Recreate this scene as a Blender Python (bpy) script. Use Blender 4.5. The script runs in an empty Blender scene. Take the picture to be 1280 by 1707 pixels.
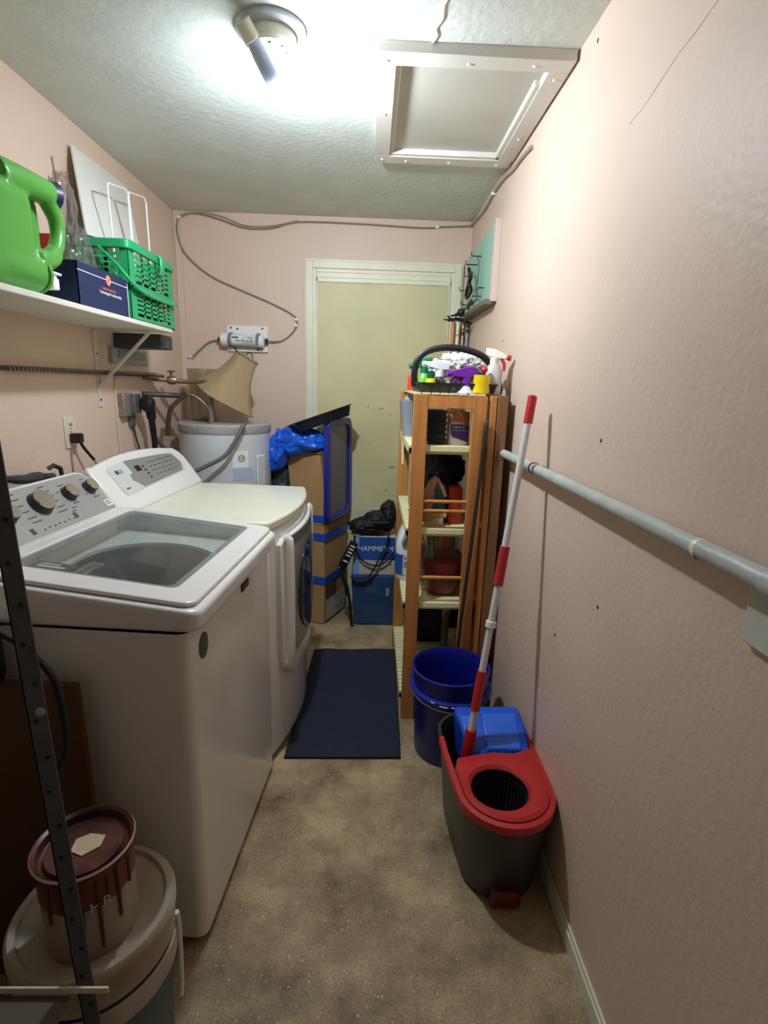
import bpy, bmesh, math, random
from mathutils import Vector, Matrix, noise
random.seed(7)
SC = bpy.context.scene
COL = SC.collection
# ------------------------------------------------------------------ camera
cd = bpy.data.cameras.new('camera'); cam = bpy.data.objects.new('camera', cd); COL.objects.link(cam)
cd.sensor_fit = 'HORIZONTAL'; cd.sensor_width = 36; cd.lens = 24.747; cd.clip_start = .02
rt = Vector((0.999324, -0.022084, 0.029388)); up = Vector((-0.023361, 0.235746, 0.971534)); bk = Vector((-0.028383, -0.971564, 0.235071))
cam.matrix_world = Matrix(((rt.x, up.x, bk.x, 0), (rt.y, up.y, bk.y, 0), (rt.z, up.z, bk.z, 1.47), (0, 0, 0, 1)))
SC.camera = cam
# ------------------------------------------------------------------ light
BULB_POWER = 1180.0     # emission strength of the bulb dome
AMBIENT = 0.07
w = bpy.data.worlds.new('world'); SC.world = w; w.use_nodes = True
bg = w.node_tree.nodes['Background']; bg.inputs[0].default_value = (1.0, .96, .90, 1); bg.inputs[1].default_value = AMBIENT
SC.view_settings.view_transform = 'Standard'; SC.view_settings.look = 'None'
SC.view_settings.exposure = 0.38; SC.view_settings.gamma = 1.0; SC.view_settings.use_curve_mapping = False
SC.cycles.max_bounces = 10; SC.cycles.diffuse_bounces = 6; SC.cycles.transparent_max_bounces = 16
SC.cycles.sample_clamp_indirect = 6

# ------------------------------------------------------------------ materials
def lin(c):
    return tuple(((v / 12.92) if v <= .04045 else ((v + .055) / 1.055) ** 2.4) for v in [x / 255 for x in c])
MATS = {}
def mat(name, rgb, rough=.5, metal=0., var=0., vs=6., bump=0., bs=40., coat=0., rgb2=None, thr=None, spec=None, stretch=None):
    if name in MATS: return MATS[name]
    m = bpy.data.materials.new(name); m.use_nodes = True; nt = m.node_tree; b = nt.nodes['Principled BSDF']
    c = lin(rgb); b.inputs['Base Color'].default_value = (*c, 1)
    b.inputs['Roughness'].default_value = rough; b.inputs['Metallic'].default_value = metal
    if spec is not None: b.inputs['Specular IOR Level'].default_value = spec
    if coat: b.inputs['Coat Weight'].default_value = coat; b.inputs['Coat Roughness'].default_value = .12
    tc = nt.nodes.new('ShaderNodeTexCoord'); src = tc.outputs['Object']
    if stretch:
        mp = nt.nodes.new('ShaderNodeMapping'); mp.inputs['Scale'].default_value = stretch; nt.links.new(src, mp.inputs[0]); src = mp.outputs[0]
    if var or rgb2:
        n = nt.nodes.new('ShaderNodeTexNoise'); n.inputs['Scale'].default_value = vs; n.inputs['Detail'].default_value = 6
        nt.links.new(src, n.inputs['Vector'])
        r = nt.nodes.new('ShaderNodeValToRGB'); c2 = lin(rgb2) if rgb2 else tuple(min(1, x * (1 - var)) for x in c)
        c1 = c if rgb2 else tuple(min(1, x * (1 + var)) for x in c)
        lo, hi = thr or (.3, .7)
        r.color_ramp.elements[0].position = lo; r.color_ramp.elements[1].position = hi
        r.color_ramp.elements[0].color = (*c2, 1); r.color_ramp.elements[1].color = (*c1, 1)
        nt.links.new(n.outputs['Fac'], r.inputs[0]); nt.links.new(r.outputs[0], b.inputs['Base Color'])
    if bump:
        n2 = nt.nodes.new('ShaderNodeTexNoise'); n2.inputs['Scale'].default_value = bs; n2.inputs['Detail'].default_value = 4
        nt.links.new(src, n2.inputs['Vector'])
        bp = nt.nodes.new('ShaderNodeBump'); bp.inputs['Strength'].default_value = bump; bp.inputs['Distance'].default_value = .01
        nt.links.new(n2.outputs['Fac'], bp.inputs['Height']); nt.links.new(bp.outputs[0], b.inputs['Normal'])
    MATS[name] = m; return m
def emis(name, rgb, s):
    m = bpy.data.materials.new(name); m.use_nodes = True; nt = m.node_tree; b = nt.nodes['Principled BSDF']
    b.inputs['Base Color'].default_value = (*lin(rgb), 1); b.inputs['Emission Color'].default_value = (*lin(rgb), 1); b.inputs['Emission Strength'].default_value = s
    MATS[name] = m; return m
def glass(name, rgb=(235, 240, 240), alpha=.18, rough=.03, ior=1.5):
    m = bpy.data.materials.new(name); m.use_nodes = True; nt = m.node_tree
    for n in list(nt.nodes):
        if n.type != 'OUTPUT_MATERIAL': nt.nodes.remove(n)
    out = [n for n in nt.nodes if n.type == 'OUTPUT_MATERIAL'][0]
    t = nt.nodes.new('ShaderNodeBsdfTransparent'); t.inputs[0].default_value = (*lin(rgb), 1)
    g = nt.nodes.new('ShaderNodeBsdfPrincipled'); g.inputs['Base Color'].default_value = (*lin(rgb), 1); g.inputs['Roughness'].default_value = rough
    lw = nt.nodes.new('ShaderNodeLayerWeight'); lw.inputs[0].default_value = .5
    fr = nt.nodes.new('ShaderNodeMath'); fr.operation = 'POWER'; fr.inputs[1].default_value = 4.5; nt.links.new(lw.outputs['Facing'], fr.inputs[0])
    ma = nt.nodes.new('ShaderNodeMath'); ma.operation = 'MULTIPLY_ADD'; ma.inputs[1].default_value = .7; ma.inputs[2].default_value = alpha; ma.use_clamp = True
    gl = nt.nodes.new('ShaderNodeBsdfGlossy'); gl.inputs['Roughness'].default_value = rough
    mx0 = nt.nodes.new('ShaderNodeMixShader'); mx0.inputs[0].default_value = .5
    nt.links.new(g.outputs[0], mx0.inputs[1]); nt.links.new(gl.outputs[0], mx0.inputs[2])
    mx = nt.nodes.new('ShaderNodeMixShader'); nt.links.new(fr.outputs[0], ma.inputs[0]); nt.links.new(ma.outputs[0], mx.inputs[0])
    nt.links.new(t.outputs[0], mx.inputs[1]); nt.links.new(mx0.outputs[0], mx.inputs[2]); nt.links.new(mx.outputs[0], out.inputs[0])
    MATS[name] = m; return m

PINK = mat('pink wall paint', (218, 193, 173), .5, var=.04, vs=2.5, bump=.18, bs=60)
CEIL = mat('ceiling paint', (206, 212, 204), .6, var=.05, vs=5, bump=.28, bs=45)
WOOD = mat('varnished pine', (196, 134, 66), .42, var=.22, vs=5, stretch=(6, 6, .6), bump=.05)
WOODD = mat('brown stained wood', (190, 126, 66), .45, var=.25, vs=5, stretch=(6, 6, .6))
CREAM = mat('cream slat paint', (232, 228, 172), .5, var=.05)
TRIMC = mat('cream gloss trim paint', (226, 222, 196), .4, var=.05, vs=9)
DOORM = mat('khaki door paint', (206, 198, 150), .5, var=.07, vs=4, rgb2=None)
WHITE = mat('white appliance enamel', (232, 231, 226), .22, coat=.4)
WHITEP = mat('white plastic', (235, 235, 230), .4)
IVORY = mat('aged white enamel', (232, 232, 208), .3, var=.03, vs=7, coat=.3)
GREYP = mat('silver grey control panel', (172, 170, 166), .4, metal=.3)
CHROME = mat('brushed chrome', (205, 200, 190), .25, metal=1.)
DKGREY = mat('dark grey plastic', (52, 52, 56), .45)
BLACK = mat('black plastic', (18, 18, 20), .45)
BLACKR = mat('black rubber', (14, 14, 15), .6)
PRINT = mat('grey print', (70, 70, 72), .6)
PRINTL = mat('soft grey print', (128, 126, 122), .6)
RED = mat('red plastic', (186, 40, 38), .42)
BLUEN = mat('navy blue plastic', (18, 28, 128), .35, var=.08)
BLUEB = mat('bright blue plastic', (22, 84, 205), .35)
TEAL = mat('teal board paint', (150, 196, 176), .6, var=.06, vs=9)
GREENB = mat('green basket plastic', (28, 158, 98), .38)
GREENJ = mat('bright green jug plastic', (86, 160, 66), .3, spec=.5)
STEEL = mat('dull grey steel', (118, 120, 124), .45, metal=.6, var=.15, vs=20)
PIPEG = mat('grey painted pipe', (178, 184, 176), .38, var=.12, vs=14, bump=.25, bs=40)
COPPER = mat('tarnished copper pipe', (140, 112, 82), .4, metal=.7, var=.2, vs=20)
RUST = mat('dark galvanised pipe', (84, 74, 66), .5, metal=.5, var=.3, vs=25)
CARD = mat('brown cardboard', (176, 138, 92), .8, var=.07, vs=7, stretch=(1, 1, 6))
CARDD = mat('dark cardboard face', (148, 114, 74), .85, var=.05)
TAPE = mat('blue tape', (28, 82, 190), .3, var=.1, vs=20)
CABLEW = mat('grey beige cable', (156, 148, 134), .5)
CABLEB = mat('brown grey cable', (134, 120, 106), .5)

# ------------------------------------------------------------------ mesh builder
class MB:
    def __init__(s): s.bm = bmesh.new()
    def box(s, a, b, bev=0, M=None, seg=2):
        r = bmesh.ops.create_cube(s.bm, size=1); vs = r['verts']
        c = [(a[i] + b[i]) / 2 for i in range(3)]; d = [abs(b[i] - a[i]) for i in range(3)]
        for v in vs: v.co = Vector((c[i] + v.co[i] * d[i] for i in range(3)))
        if bev:
            es = list({e for v in vs for e in v.link_edges})
            rr = bmesh.ops.bevel(s.bm, geom=es, offset=bev, segments=seg, affect='EDGES', profile=.5)
            vs = list({v for f in rr['faces'] for v in f.verts} | {v for v in vs if v.is_valid})
        if M is not None:
            for v in vs: v.co = M @ v.co
        return s
    def obox(s, c, X, Y, Z, bev=0):      # oriented box: centre and three half-axis vectors
        X, Y, Z, c = Vector(X), Vector(Y), Vector(Z), Vector(c)
        M = Matrix(((X.x, Y.x, Z.x, c.x), (X.y, Y.y, Z.y, c.y), (X.z, Y.z, Z.z, c.z), (0, 0, 0, 1)))
        r = bmesh.ops.create_cube(s.bm, size=2); vs = r['verts']
        for v in vs: v.co = M @ v.co
        if bev:
            es = list({e for v in vs for e in v.link_edges})
            bmesh.ops.bevel(s.bm, geom=es, offset=bev, segments=2, affect='EDGES', profile=.5)
        return s
    def tube(s, pts, r, n=10, closed=False, caps=True, smooth_path=0, flat=None):
        pts = [Vector(p) for p in pts]
        if smooth_path and len(pts) > 2: pts = crom(pts, smooth_path, closed)
        rs = r if isinstance(r, (list, tuple)) else [r] * len(pts)
        if len(rs) != len(pts): rs = [rs[min(len(rs) - 1, int(i * len(rs) / len(pts)))] for i in range(len(pts))]
        N = len(pts); rings = []; ref = None
        for i, p in enumerate(pts):
            if closed: t = pts[(i + 1) % N] - pts[i - 1]
            else: t = pts[min(i + 1, N - 1)] - pts[max(i - 1, 0)]
            if t.length < 1e-9: t = Vector((0, 0, 1))
            t.normalize()
            if ref is None:
                ref = Vector((0, 0, 1)) if abs(t.z) < .9 else Vector((1, 0, 0))
            u = t.cross(ref); u.normalize(); v = u.cross(t); v.normalize(); ref = v
            fl = flat or 1
            rings.append([s.bm.verts.new(p + (u * math.cos(2 * math.pi * k / n) + v * math.sin(2 * math.pi * k / n) * fl) * rs[i]) for k in range(n)])
        for i in range(N if closed else N - 1):
            a, b = rings[i], rings[(i + 1) % N]
            for k in range(n): s.bm.faces.new((a[k], a[(k + 1) % n], b[(k + 1) % n], b[k]))
        if caps and not closed:
            s.bm.faces.new(rings[0][::-1]); s.bm.faces.new(rings[-1])
        return s
    def lathe(s, prof, c=(0, 0, 0), axis=(0, 0, 1), n=32, close=False):
        ax = Vector(axis).normalized(); c = Vector(c)
        u = ax.orthogonal().normalized(); v = ax.cross(u); rings = []
        for r, h in prof:
            if r < 1e-6: rings.append([s.bm.verts.new(c + ax * h)])
            else: rings.append([s.bm.verts.new(c + ax * h + (u * math.cos(2 * math.pi * k / n) + v * math.sin(2 * math.pi * k / n)) * r) for k in range(n)])
        prs = list(zip(rings, rings[1:])) + ([(rings[-1], rings[0])] if close else [])
        for a, b in prs:
            for k in range(n):
                k2 = (k + 1) % n
                if len(a) == 1 and len(b) == 1: continue
                if len(a) == 1: s.bm.faces.new((a[0], b[k2], b[k]))
                elif len(b) == 1: s.bm.faces.new((a[k], a[k2], b[0]))
                else: s.bm.faces.new((a[k], a[k2], b[k2], b[k]))
        return s
    def loft(s, rings, cap0=True, cap1=True, closed=True):
        R = [[s.bm.verts.new(Vector(p)) for p in ring] for ring in rings]; n = len(R[0])
        for a, b in zip(R, R[1:]):
            for k in range(n if closed else n - 1): s.bm.faces.new((a[k], a[(k + 1) % n], b[(k + 1) % n], b[k]))
        if cap0: s.bm.faces.new(R[0][::-1])
        if cap1: s.bm.faces.new(R[-1])
        return s
    def prism(s, outline, z0, z1):       # outline in xy
        return s.loft([[(x, y, z0) for x, y in outline], [(x, y, z1) for x, y in outline]])
    def ringprism(s, o, i, z0, z1):      # same-count outer and inner outlines
        n = len(o)
        A = [[s.bm.verts.new((x, y, z)) for x, y in L] for L in (o, i) for z in (z0, z1)]
        ob, ot, ib, it = A
        for k in range(n):
            q = (k + 1) % n
            s.bm.faces.new((ob[k], ob[q], ot[q], ot[k])); s.bm.faces.new((ib[q], ib[k], it[k], it[q]))
            s.bm.faces.new((ot[k], ot[q], it[q], it[k])); s.bm.faces.new((ob[q], ob[k], ib[k], ib[q]))
        return s
    def blob(s, c, rad, amp=.15, freq=3., sub=4, seed=0, sharp=False):
        r = bmesh.ops.create_icosphere(s.bm, subdivisions=sub, radius=1); c = Vector(c)
        for v in r['verts']:
            d = v.co.normalized(); q = d * freq + Vector((seed * 7.3, seed * 3.1, seed))
            h = noise.noise(q) * 1.0 + noise.noise(q * 2.3) * .5 + (abs(noise.noise(q * 3.1)) * .8 if sharp else 0)
            v.co = c + Vector((d.x * rad[0], d.y * rad[1], d.z * rad[2])) * (1 + amp * h)
        return s
    def xform(s, f):
        for v in s.bm.verts: v.co = Vector(f(v.co))
        return s
    def build(s, name, m, parent=None, smooth=True, bev=0, angle=35, seg=2):
        bm = s.bm
        bmesh.ops.recalc_face_normals(bm, faces=bm.faces)
        me = bpy.data.meshes.new(name); bm.to_mesh(me); bm.free()
        o = bpy.data.objects.new(name, me); COL.objects.link(o); me.materials.append(m)
        if smooth:
            for p in me.polygons: p.use_smooth = True
            try: me.set_sharp_from_angle(angle=math.radians(angle))
            except Exception: pass
        if bev:
            b = o.modifiers.new('bevel', 'BEVEL'); b.width = bev; b.segments = seg; b.limit_method = 'ANGLE'; b.angle_limit = math.radians(40)
        if parent: o.parent = parent
        return o
def crom(P, k, closed=False):
    out = []; n = len(P)
    for i in range(n if closed else n - 1):
        a, b, c, d = (P[(i - 1) % n] if closed or i else P[0]), P[i], P[(i + 1) % n], (P[(i + 2) % n] if closed or i + 2 < n else P[-1])
        for j in range(k):
            t = j / k
            out.append(.5 * ((2 * b) + (c - a) * t + (2 * a - 5 * b + 4 * c - d) * t * t + (3 * b - a - 3 * c + d) * t ** 3))
    if not closed: out.append(P[-1])
    return out
def rrect(x0, y0, x1, y1, r, n=5):
    if not isinstance(r, (list, tuple)): r = [r] * 4
    out = []
    for (cx, cy, a0), q in zip([(x1, y1, 0), (x0, y1, 90), (x0, y0, 180), (x1, y0, 270)], r):
        sx = -1 if cx == x1 else 1; sy = -1 if cy == y1 else 1
        for k in range(n + 1):
            a = math.radians(a0 + 90 * k / n)
            out.append((cx + sx * q + q * math.cos(a), cy + sy * q + q * math.sin(a)))
    return out
def box(name, a, b, m, parent=None, bev=0): return MB().box(a, b).build(name, m, parent, bev=bev)
def tag(o, label, cat, group=None):
    o['label'] = label; o['category'] = cat
    if group: o['group'] = group
    return o
def struct(o, label=None):
    o['kind'] = 'structure'
    if label: o['label'] = label
    return o
def empty(name, loc, label, cat, group=None, rz=0):
    o = bpy.data.objects.new(name, None); COL.objects.link(o); o.location = loc; o.rotation_euler = (0, 0, rz); o.empty_display_size = .05
    return tag(o, label, cat, group)
def world_children(o):       # parts are written in world coordinates: shift them into their parent's frame
    bpy.context.view_layer.update()
    inv = o.matrix_world.inverted()
    for c in o.children: c.matrix_parent_inverse = inv
def text(name, s, size, org, right, upv, m, parent, ext=.0006, align='CENTER'):
    cu = bpy.data.curves.new(name, 'FONT'); cu.body = s; cu.size = size; cu.extrude = ext; cu.align_x = align; cu.align_y = 'CENTER'; cu.resolution_u = 3
    t = bpy.data.objects.new(name, cu); COL.objects.link(t); bpy.context.view_layer.update()
    me = bpy.data.meshes.new_from_object(t.evaluated_get(bpy.context.evaluated_depsgraph_get()))
    bpy.data.objects.remove(t); bpy.data.curves.remove(cu)
    r = Vector(right).normalized(); u = Vector(upv).normalized(); n = r.cross(u); org = Vector(org)
    for v in me.vertices: v.co = org + r * v.co.x + u * v.co.y + n * v.co.z
    me.materials.clear(); me.materials.append(m)
    o = bpy.data.objects.new(name, me); COL.objects.link(o)
    if parent: o.parent = parent
    return o

XL, XR, YB, H = -1.17, .57, 3.40, 2.41
# ================================================================== the setting
fm = mat('terrazzo concrete floor', (138, 124, 96), .62, bump=.2, bs=60)
nt = fm.node_tree; b = nt.nodes['Principled BSDF']; tc = nt.nodes.new('ShaderNodeTexCoord')
n1 = nt.nodes.new('ShaderNodeTexNoise'); n1.inputs['Scale'].default_value = 4.5; n1.inputs['Detail'].default_value = 8; n1.inputs['Roughness'].default_value = .65
nt.links.new(tc.outputs['Object'], n1.inputs['Vector'])
r1 = nt.nodes.new('ShaderNodeValToRGB'); r1.color_ramp.elements[0].position = .32; r1.color_ramp.elements[1].position = .66
r1.color_ramp.elements[0].color = (*lin((112, 92, 62)), 1); r1.color_ramp.elements[1].color = (*lin((196, 174, 134)), 1)
nt.links.new(n1.outputs['Fac'], r1.inputs[0])
vo = nt.nodes.new('ShaderNodeTexVoronoi'); vo.inputs['Scale'].default_value = 75; nt.links.new(tc.outputs['Object'], vo.inputs['Vector'])
r2 = nt.nodes.new('ShaderNodeValToRGB'); r2.color_ramp.elements[0].position = .12; r2.color_ramp.elements[1].position = .22
r2.color_ramp.elements[0].color = (1, 1, 1, 1); r2.color_ramp.elements[1].color = (0, 0, 0, 1); nt.links.new(vo.outputs['Distance'], r2.inputs[0])
n3 = nt.nodes.new('ShaderNodeTexNoise'); n3.inputs['Scale'].default_value = 45; nt.links.new(tc.outputs['Object'], n3.inputs['Vector'])
r3 = nt.nodes.new('ShaderNodeValToRGB'); r3.color_ramp.elements[0].position = .5; r3.color_ramp.elements[1].position = .62; nt.links.new(n3.outputs['Fac'], r3.inputs[0])
mu = nt.nodes.new('ShaderNodeMath'); mu.operation = 'MULTIPLY'; nt.links.new(r2.outputs[0], mu.inputs[0]); nt.links.new(r3.outputs[0], mu.inputs[1])
mx = nt.nodes.new('ShaderNodeMix'); mx.data_type = 'RGBA'; mx.inputs[7].default_value = (*lin((232, 214, 172)), 1)
nt.links.new(mu.outputs[0], mx.inputs[0]); nt.links.new(r1.outputs[0], mx.inputs[6])
n4 = nt.nodes.new('ShaderNodeTexNoise'); n4.inputs['Scale'].default_value = 170; n4.inputs['Detail'].default_value = 8; nt.links.new(tc.outputs['Object'], n4.inputs['Vector'])
r4 = nt.nodes.new('ShaderNodeValToRGB'); r4.color_ramp.elements[0].position = .36; r4.color_ramp.elements[1].position = .5
r4.color_ramp.elements[0].color = (.68, .64, .56, 1); r4.color_ramp.elements[1].color = (1, 1, 1, 1); nt.links.new(n4.outputs['Fac'], r4.inputs[0])
m2 = nt.nodes.new('ShaderNodeMix'); m2.data_type = 'RGBA'; m2.blend_type = 'MULTIPLY'; m2.inputs[0].default_value = 1
nt.links.new(mx.outputs[2], m2.inputs[6]); nt.links.new(r4.outputs[0], m2.inputs[7]); nt.links.new(m2.outputs[2], b.inputs['Base Color'])

YN = -1.3
struct(box('floor', (XL - .1, YN, -.06), (XR + .1, YB + .1, 0), fm))
struct(box('ceiling', (XL - .1, YN, H), (XR + .1, YB + .1, H + .08), CEIL))
struct(box('wall_left', (XL - .1, YN, 0), (XL, YB + .1, H), PINK))
struct(box('wall_right', (XR, YN, 0), (XR + .1, YB + .1, H), PINK))
struct(box('wall_back', (XL, YB, 0), (XR, YB + .1, H), PINK))
struct(MB().box((.558, YN, 0), (XR, 1.75, .052)).box((.562, YN, .052), (XR, 1.75, .066)).build('baseboard_right', TRIMC, bev=.003))
# door
dr = struct(box('door_1', (-.335, YB - .022, .01), (.449, YB, 2.05), DOORM), 'flush khaki painted door in the back wall')
sm = mat('brown scuff', (120, 104, 72), .8, rgb2=(170, 160, 120), vs=30)
sc = MB()
for (x, z, a, c) in [(.06, 1.32, .02, .003), (.14, .95, .022, .007), (.11, .8, .012, .004), (-.02, 1.33, .01, .003), (.15, .69, .012, .004), (.0, 1.1, .008, .003), (.12, 1.28, .016, .002)]:
    pts = [(x + a * math.cos(t) * (1 + .3 * math.sin(3 * t)), z + c * math.sin(t)) for t in [k * math.pi / 5 for k in range(10)]]
    sc.loft([[(p[0], YB - .0222, p[1]) for p in pts], [(p[0], YB - .0228, p[1]) for p in pts]])
sc.build('scuff_marks', sm, dr)
t = MB()
def casing(x0, x1, z0, z1, y):   # stepped profile board
    t.box((x0, y, z0), (x1, YB, z1))
casing(-.415, -.345, 0, 2.18, YB - .02); casing(-.405, -.365, 0, 2.165, YB - .032)
casing(.457, .531, 0, 2.18, YB - .02); casing(.478, .52, 0, 2.165, YB - .032)
casing(-.345, .457, 2.105, 2.18, YB - .02); casing(-.365, .478, 2.125, 2.165, YB - .032)
t.box((-.345, YB - .03, 0), (-.335, YB, 2.105)).box((.449, YB - .03, 0), (.457, YB, 2.105)).box((-.345, YB - .03, 2.05), (.457, YB, 2.075)).box((-.345, YB - .024, 2.075), (.457, YB, 2.105))
struct(t.build('trim_1', TRIMC, bev=.003), 'cream door casing on the back wall')
# ceiling hatch
t = MB()
z0 = H - .030
t.box((-.01, 1.75, z0), (.562, 1.815, H)).box((-.01, 2.45, z0), (.556, 2.52, H)).box((-.01, 1.815, z0), (.05, 2.45, H)).box((.50, 1.815, z0), (.562, 2.45, H))
t.box((.05, 1.83, z0 + .008), (.066, 2.45, H)).box((.484, 1.9, z0 + .004), (.5, 2.45, H)).box((.05, 2.432, z0 + .004), (.5, 2.45, H))
hatch = struct(t.build('trim_2', mat('dull white hatch paint', (206, 204, 194), .5, var=.05), bev=.002), 'painted wooden frame around the attic hatch')
struct(box('trim_3', (.05, 1.815, H - .006), (.5, 2.45, H), mat('hatch panel paint', (186, 184, 172), .5, var=.06, vs=5)), 'flat painted attic hatch panel')
nl = MB()
for x, y in [(.02, 1.79), (.26, 1.79), (.45, 1.785), (.02, 2.1), (.02, 2.48), (.12, 2.49), (.3, 2.49), (.5, 2.49), (.53, 1.85), (.53, 2.25)]:
    nl.lathe([(0, -.004), (.005, -.003), (.006, 0)], (x, y, z0), n=8)
nl.build('nail_heads', WHITEP, hatch)
# ceiling crack bead and wall corner seam
c = MB().tube([(.148, 1.75, H - .0005), (.157, 1.72, H), (.15, 1.69, H), (.163, 1.65, H), (.16, 1.6, H), (.168, 1.56, H), (.163, 1.45, H)], .004, 6, smooth_path=3)
struct(c.build('trim_4', TRIMC), 'white filler line over a ceiling crack')
struct(MB().box((XL, YB - .012, 0), (XL + .035, YB, H)).build('trim_5', PINK, bev=.003), 'pink corner strip in the left back corner')

# ================================================================== ceiling light
PORC = mat('porcelain', (226, 226, 205), .3)
L = empty('ceiling_light', (-.3, 1.73, H), 'round white porcelain bulb holder glowing on the ceiling', 'ceiling light')
MB().lathe([(.0, 0), (.095, 0), (.095, -.012), (.085, -.02), (.07, -.022)], (-.3, 1.73, H), n=40).build('ceiling_ring', mat('ceiling ring paint', (200, 208, 215), .5), L)
MB().lathe([(.07, -.02), (.07, -.045), (.062, -.055), (.0, -.057)], (-.3, 1.725, H), n=40).build('holder_body', PORC, L)
for k in range(8):
    a = k * .8; MB().box((-.3 + .045 * math.cos(a) - .004, 1.725 + .045 * math.sin(a) - .002, H - .0585), (-.3 + .045 * math.cos(a) + .004, 1.725 + .045 * math.sin(a) + .002, H - .0568)).build('screw_hole', DKGREY, L)
A = Vector((-.345, 1.655, 2.356)); Bc = Vector((-.281, 1.738, 2.268)); ax = (Bc - A).normalized()
MB().lathe([(0, -.03), (.022, -.03), (.022, .012), (.018, .014), (0, .014)], A, ax, 24).build('socket', PORC, L)
Ln = (Bc - A).length
bn = MB().lathe([(.017, .012), (.019, .03), (.0215, .05), (.024, Ln - .033), (.0255, Ln - .028)], A, ax, 24).build('bulb_neck', mat('bulb neck plastic', (196, 212, 240), .4), L)
dome_mat = emis('lit bulb dome', (232, 242, 255), BULB_POWER)
# a frosted LED dome throws most of its light forward, away from the opaque neck
_n = dome_mat.node_tree; _g = _n.nodes.new('ShaderNodeNewGeometry'); _d = _n.nodes.new('ShaderNodeVectorMath'); _d.operation = 'DOT_PRODUCT'; _d.inputs[1].default_value = ax
_m = _n.nodes.new('ShaderNodeMapRange'); _m.inputs['From Min'].default_value = -.25; _m.inputs['From Max'].default_value = 1.0; _m.inputs['To Min'].default_value = BULB_POWER * .06; _m.inputs['To Max'].default_value = BULB_POWER * 1.25
_n.links.new(_g.outputs['Normal'], _d.inputs[0]); _n.links.new(_d.outputs['Value'], _m.inputs['Value']); _n.links.new(_m.outputs[0], _n.nodes['Principled BSDF'].inputs['Emission Strength'])
dome = MB().lathe([(.0245, -.030), (.031, -.021), (.0355, -.011), (.037, 0), (.0355, .011), (.031, .020), (.023, .029), (.011, .0355), (0, .037)], Bc, ax, 20).build('bulb_dome', dome_mat, L)
world_children(L)

# ================================================================== washer (local frame: x back is negative, y along the front)
W = empty('washing_machine', (-.404, 1.104, 0), 'white top-load washing machine with glass lid and silver knobs', 'washing machine', rz=math.radians(-4.6))
def slope(v): return (v.x, v.y, v.z + (.02 - v.x) * .1)
_o = rrect(-.70, 0, 0, .685, [.028, .01, .01, .028])
MB().loft([[(x, y, z) for x, y in _o] for z in (.025, .905)], True, False).build('cabinet', WHITE, W, bev=.004)
for x, y in [(-.06, .06), (-.06, .62), (-.64, .06), (-.64, .62)]: MB().lathe([(0, 0), (.02, 0), (.02, .03), (0, .03)], (x, y, 0), n=12).build('levelling_foot', BLACKR, W)
outer = rrect(-.70, -.006, .03, .69, [.035, .012, .012, .035], 6)
inner = rrect(-.50, .055, -.03, .66, [.03, .03, .03, .03], 6)
MB().ringprism(outer, inner, .912, .962).xform(lambda v: slope(v) if v.z > .94 else v).build('top_panel', WHITE, W, bev=.012, seg=4)
# recessed deck with a round opening
def circ_match(n, cx, cy, r, ref):
    return [(cx + r * (p[0] - cx) / math.hypot(p[0] - cx, p[1] - cy), cy + r * (p[1] - cy) / math.hypot(p[0] - cx, p[1] - cy)) for p in ref]
ref = []
for i, p in enumerate(inner):
    q = inner[(i + 1) % len(inner)]; L_ = math.hypot(q[0] - p[0], q[1] - p[1]); k = max(1, int(L_ / .03))
    for j in range(k): ref.append((p[0] + (q[0] - p[0]) * j / k, p[1] + (q[1] - p[1]) * j / k))
hole = circ_match(0, -.265, .35, .20, ref)
MB().ringprism(ref, hole, .915, .925).xform(lambda v: (v.x, v.y, v.z + (.02 - v.x) * .06)).build('tub_deck', mat('tub deck plastic', (222, 222, 216), .35), W)
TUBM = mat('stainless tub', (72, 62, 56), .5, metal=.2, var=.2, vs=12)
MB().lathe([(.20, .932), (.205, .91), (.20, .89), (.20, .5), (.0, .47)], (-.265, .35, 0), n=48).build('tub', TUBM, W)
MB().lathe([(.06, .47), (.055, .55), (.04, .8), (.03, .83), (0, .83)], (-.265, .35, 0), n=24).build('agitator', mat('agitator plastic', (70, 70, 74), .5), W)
lo = rrect(-.53, .012, .012, .682, .03, 6); li = rrect(-.475, .085, -.06, .652, .02, 6)
lid = MB().ringprism(lo, li, .9635, .975).xform(slope).build('lid_frame', WHITE, W, bev=.005, seg=3)
MB().ringprism(rrect(-.479, .081, -.056, .656, .02, 6), rrect(-.455, .105, -.08, .632, .02, 6), .9655, .9675).xform(slope).build('glass_border', mat('grey glass border', (150, 152, 150), .3), lid)
MB().prism(rrect(-.478, .082, -.057, .655, .02, 6), .968, .972).xform(slope).build('lid_glass', glass('lid glass', (236, 240, 238), .015, .02), lid)
MB().box((-.44, .11, .962), (-.34, .15, .966)).xform(slope).build('lid_label', DKGREY, lid)
MB().box((-.425, .115, .9662), (-.355, .125, .9668)).box((-.425, .132, .9662), (-.375, .138, .9668)).xform(slope).build('label_print', WHITEP, lid)
MB().box((-.335, .113, .955), (-.30, .2, .963), .003).xform(slope).build('lid_latch', CHROME, lid)
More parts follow.
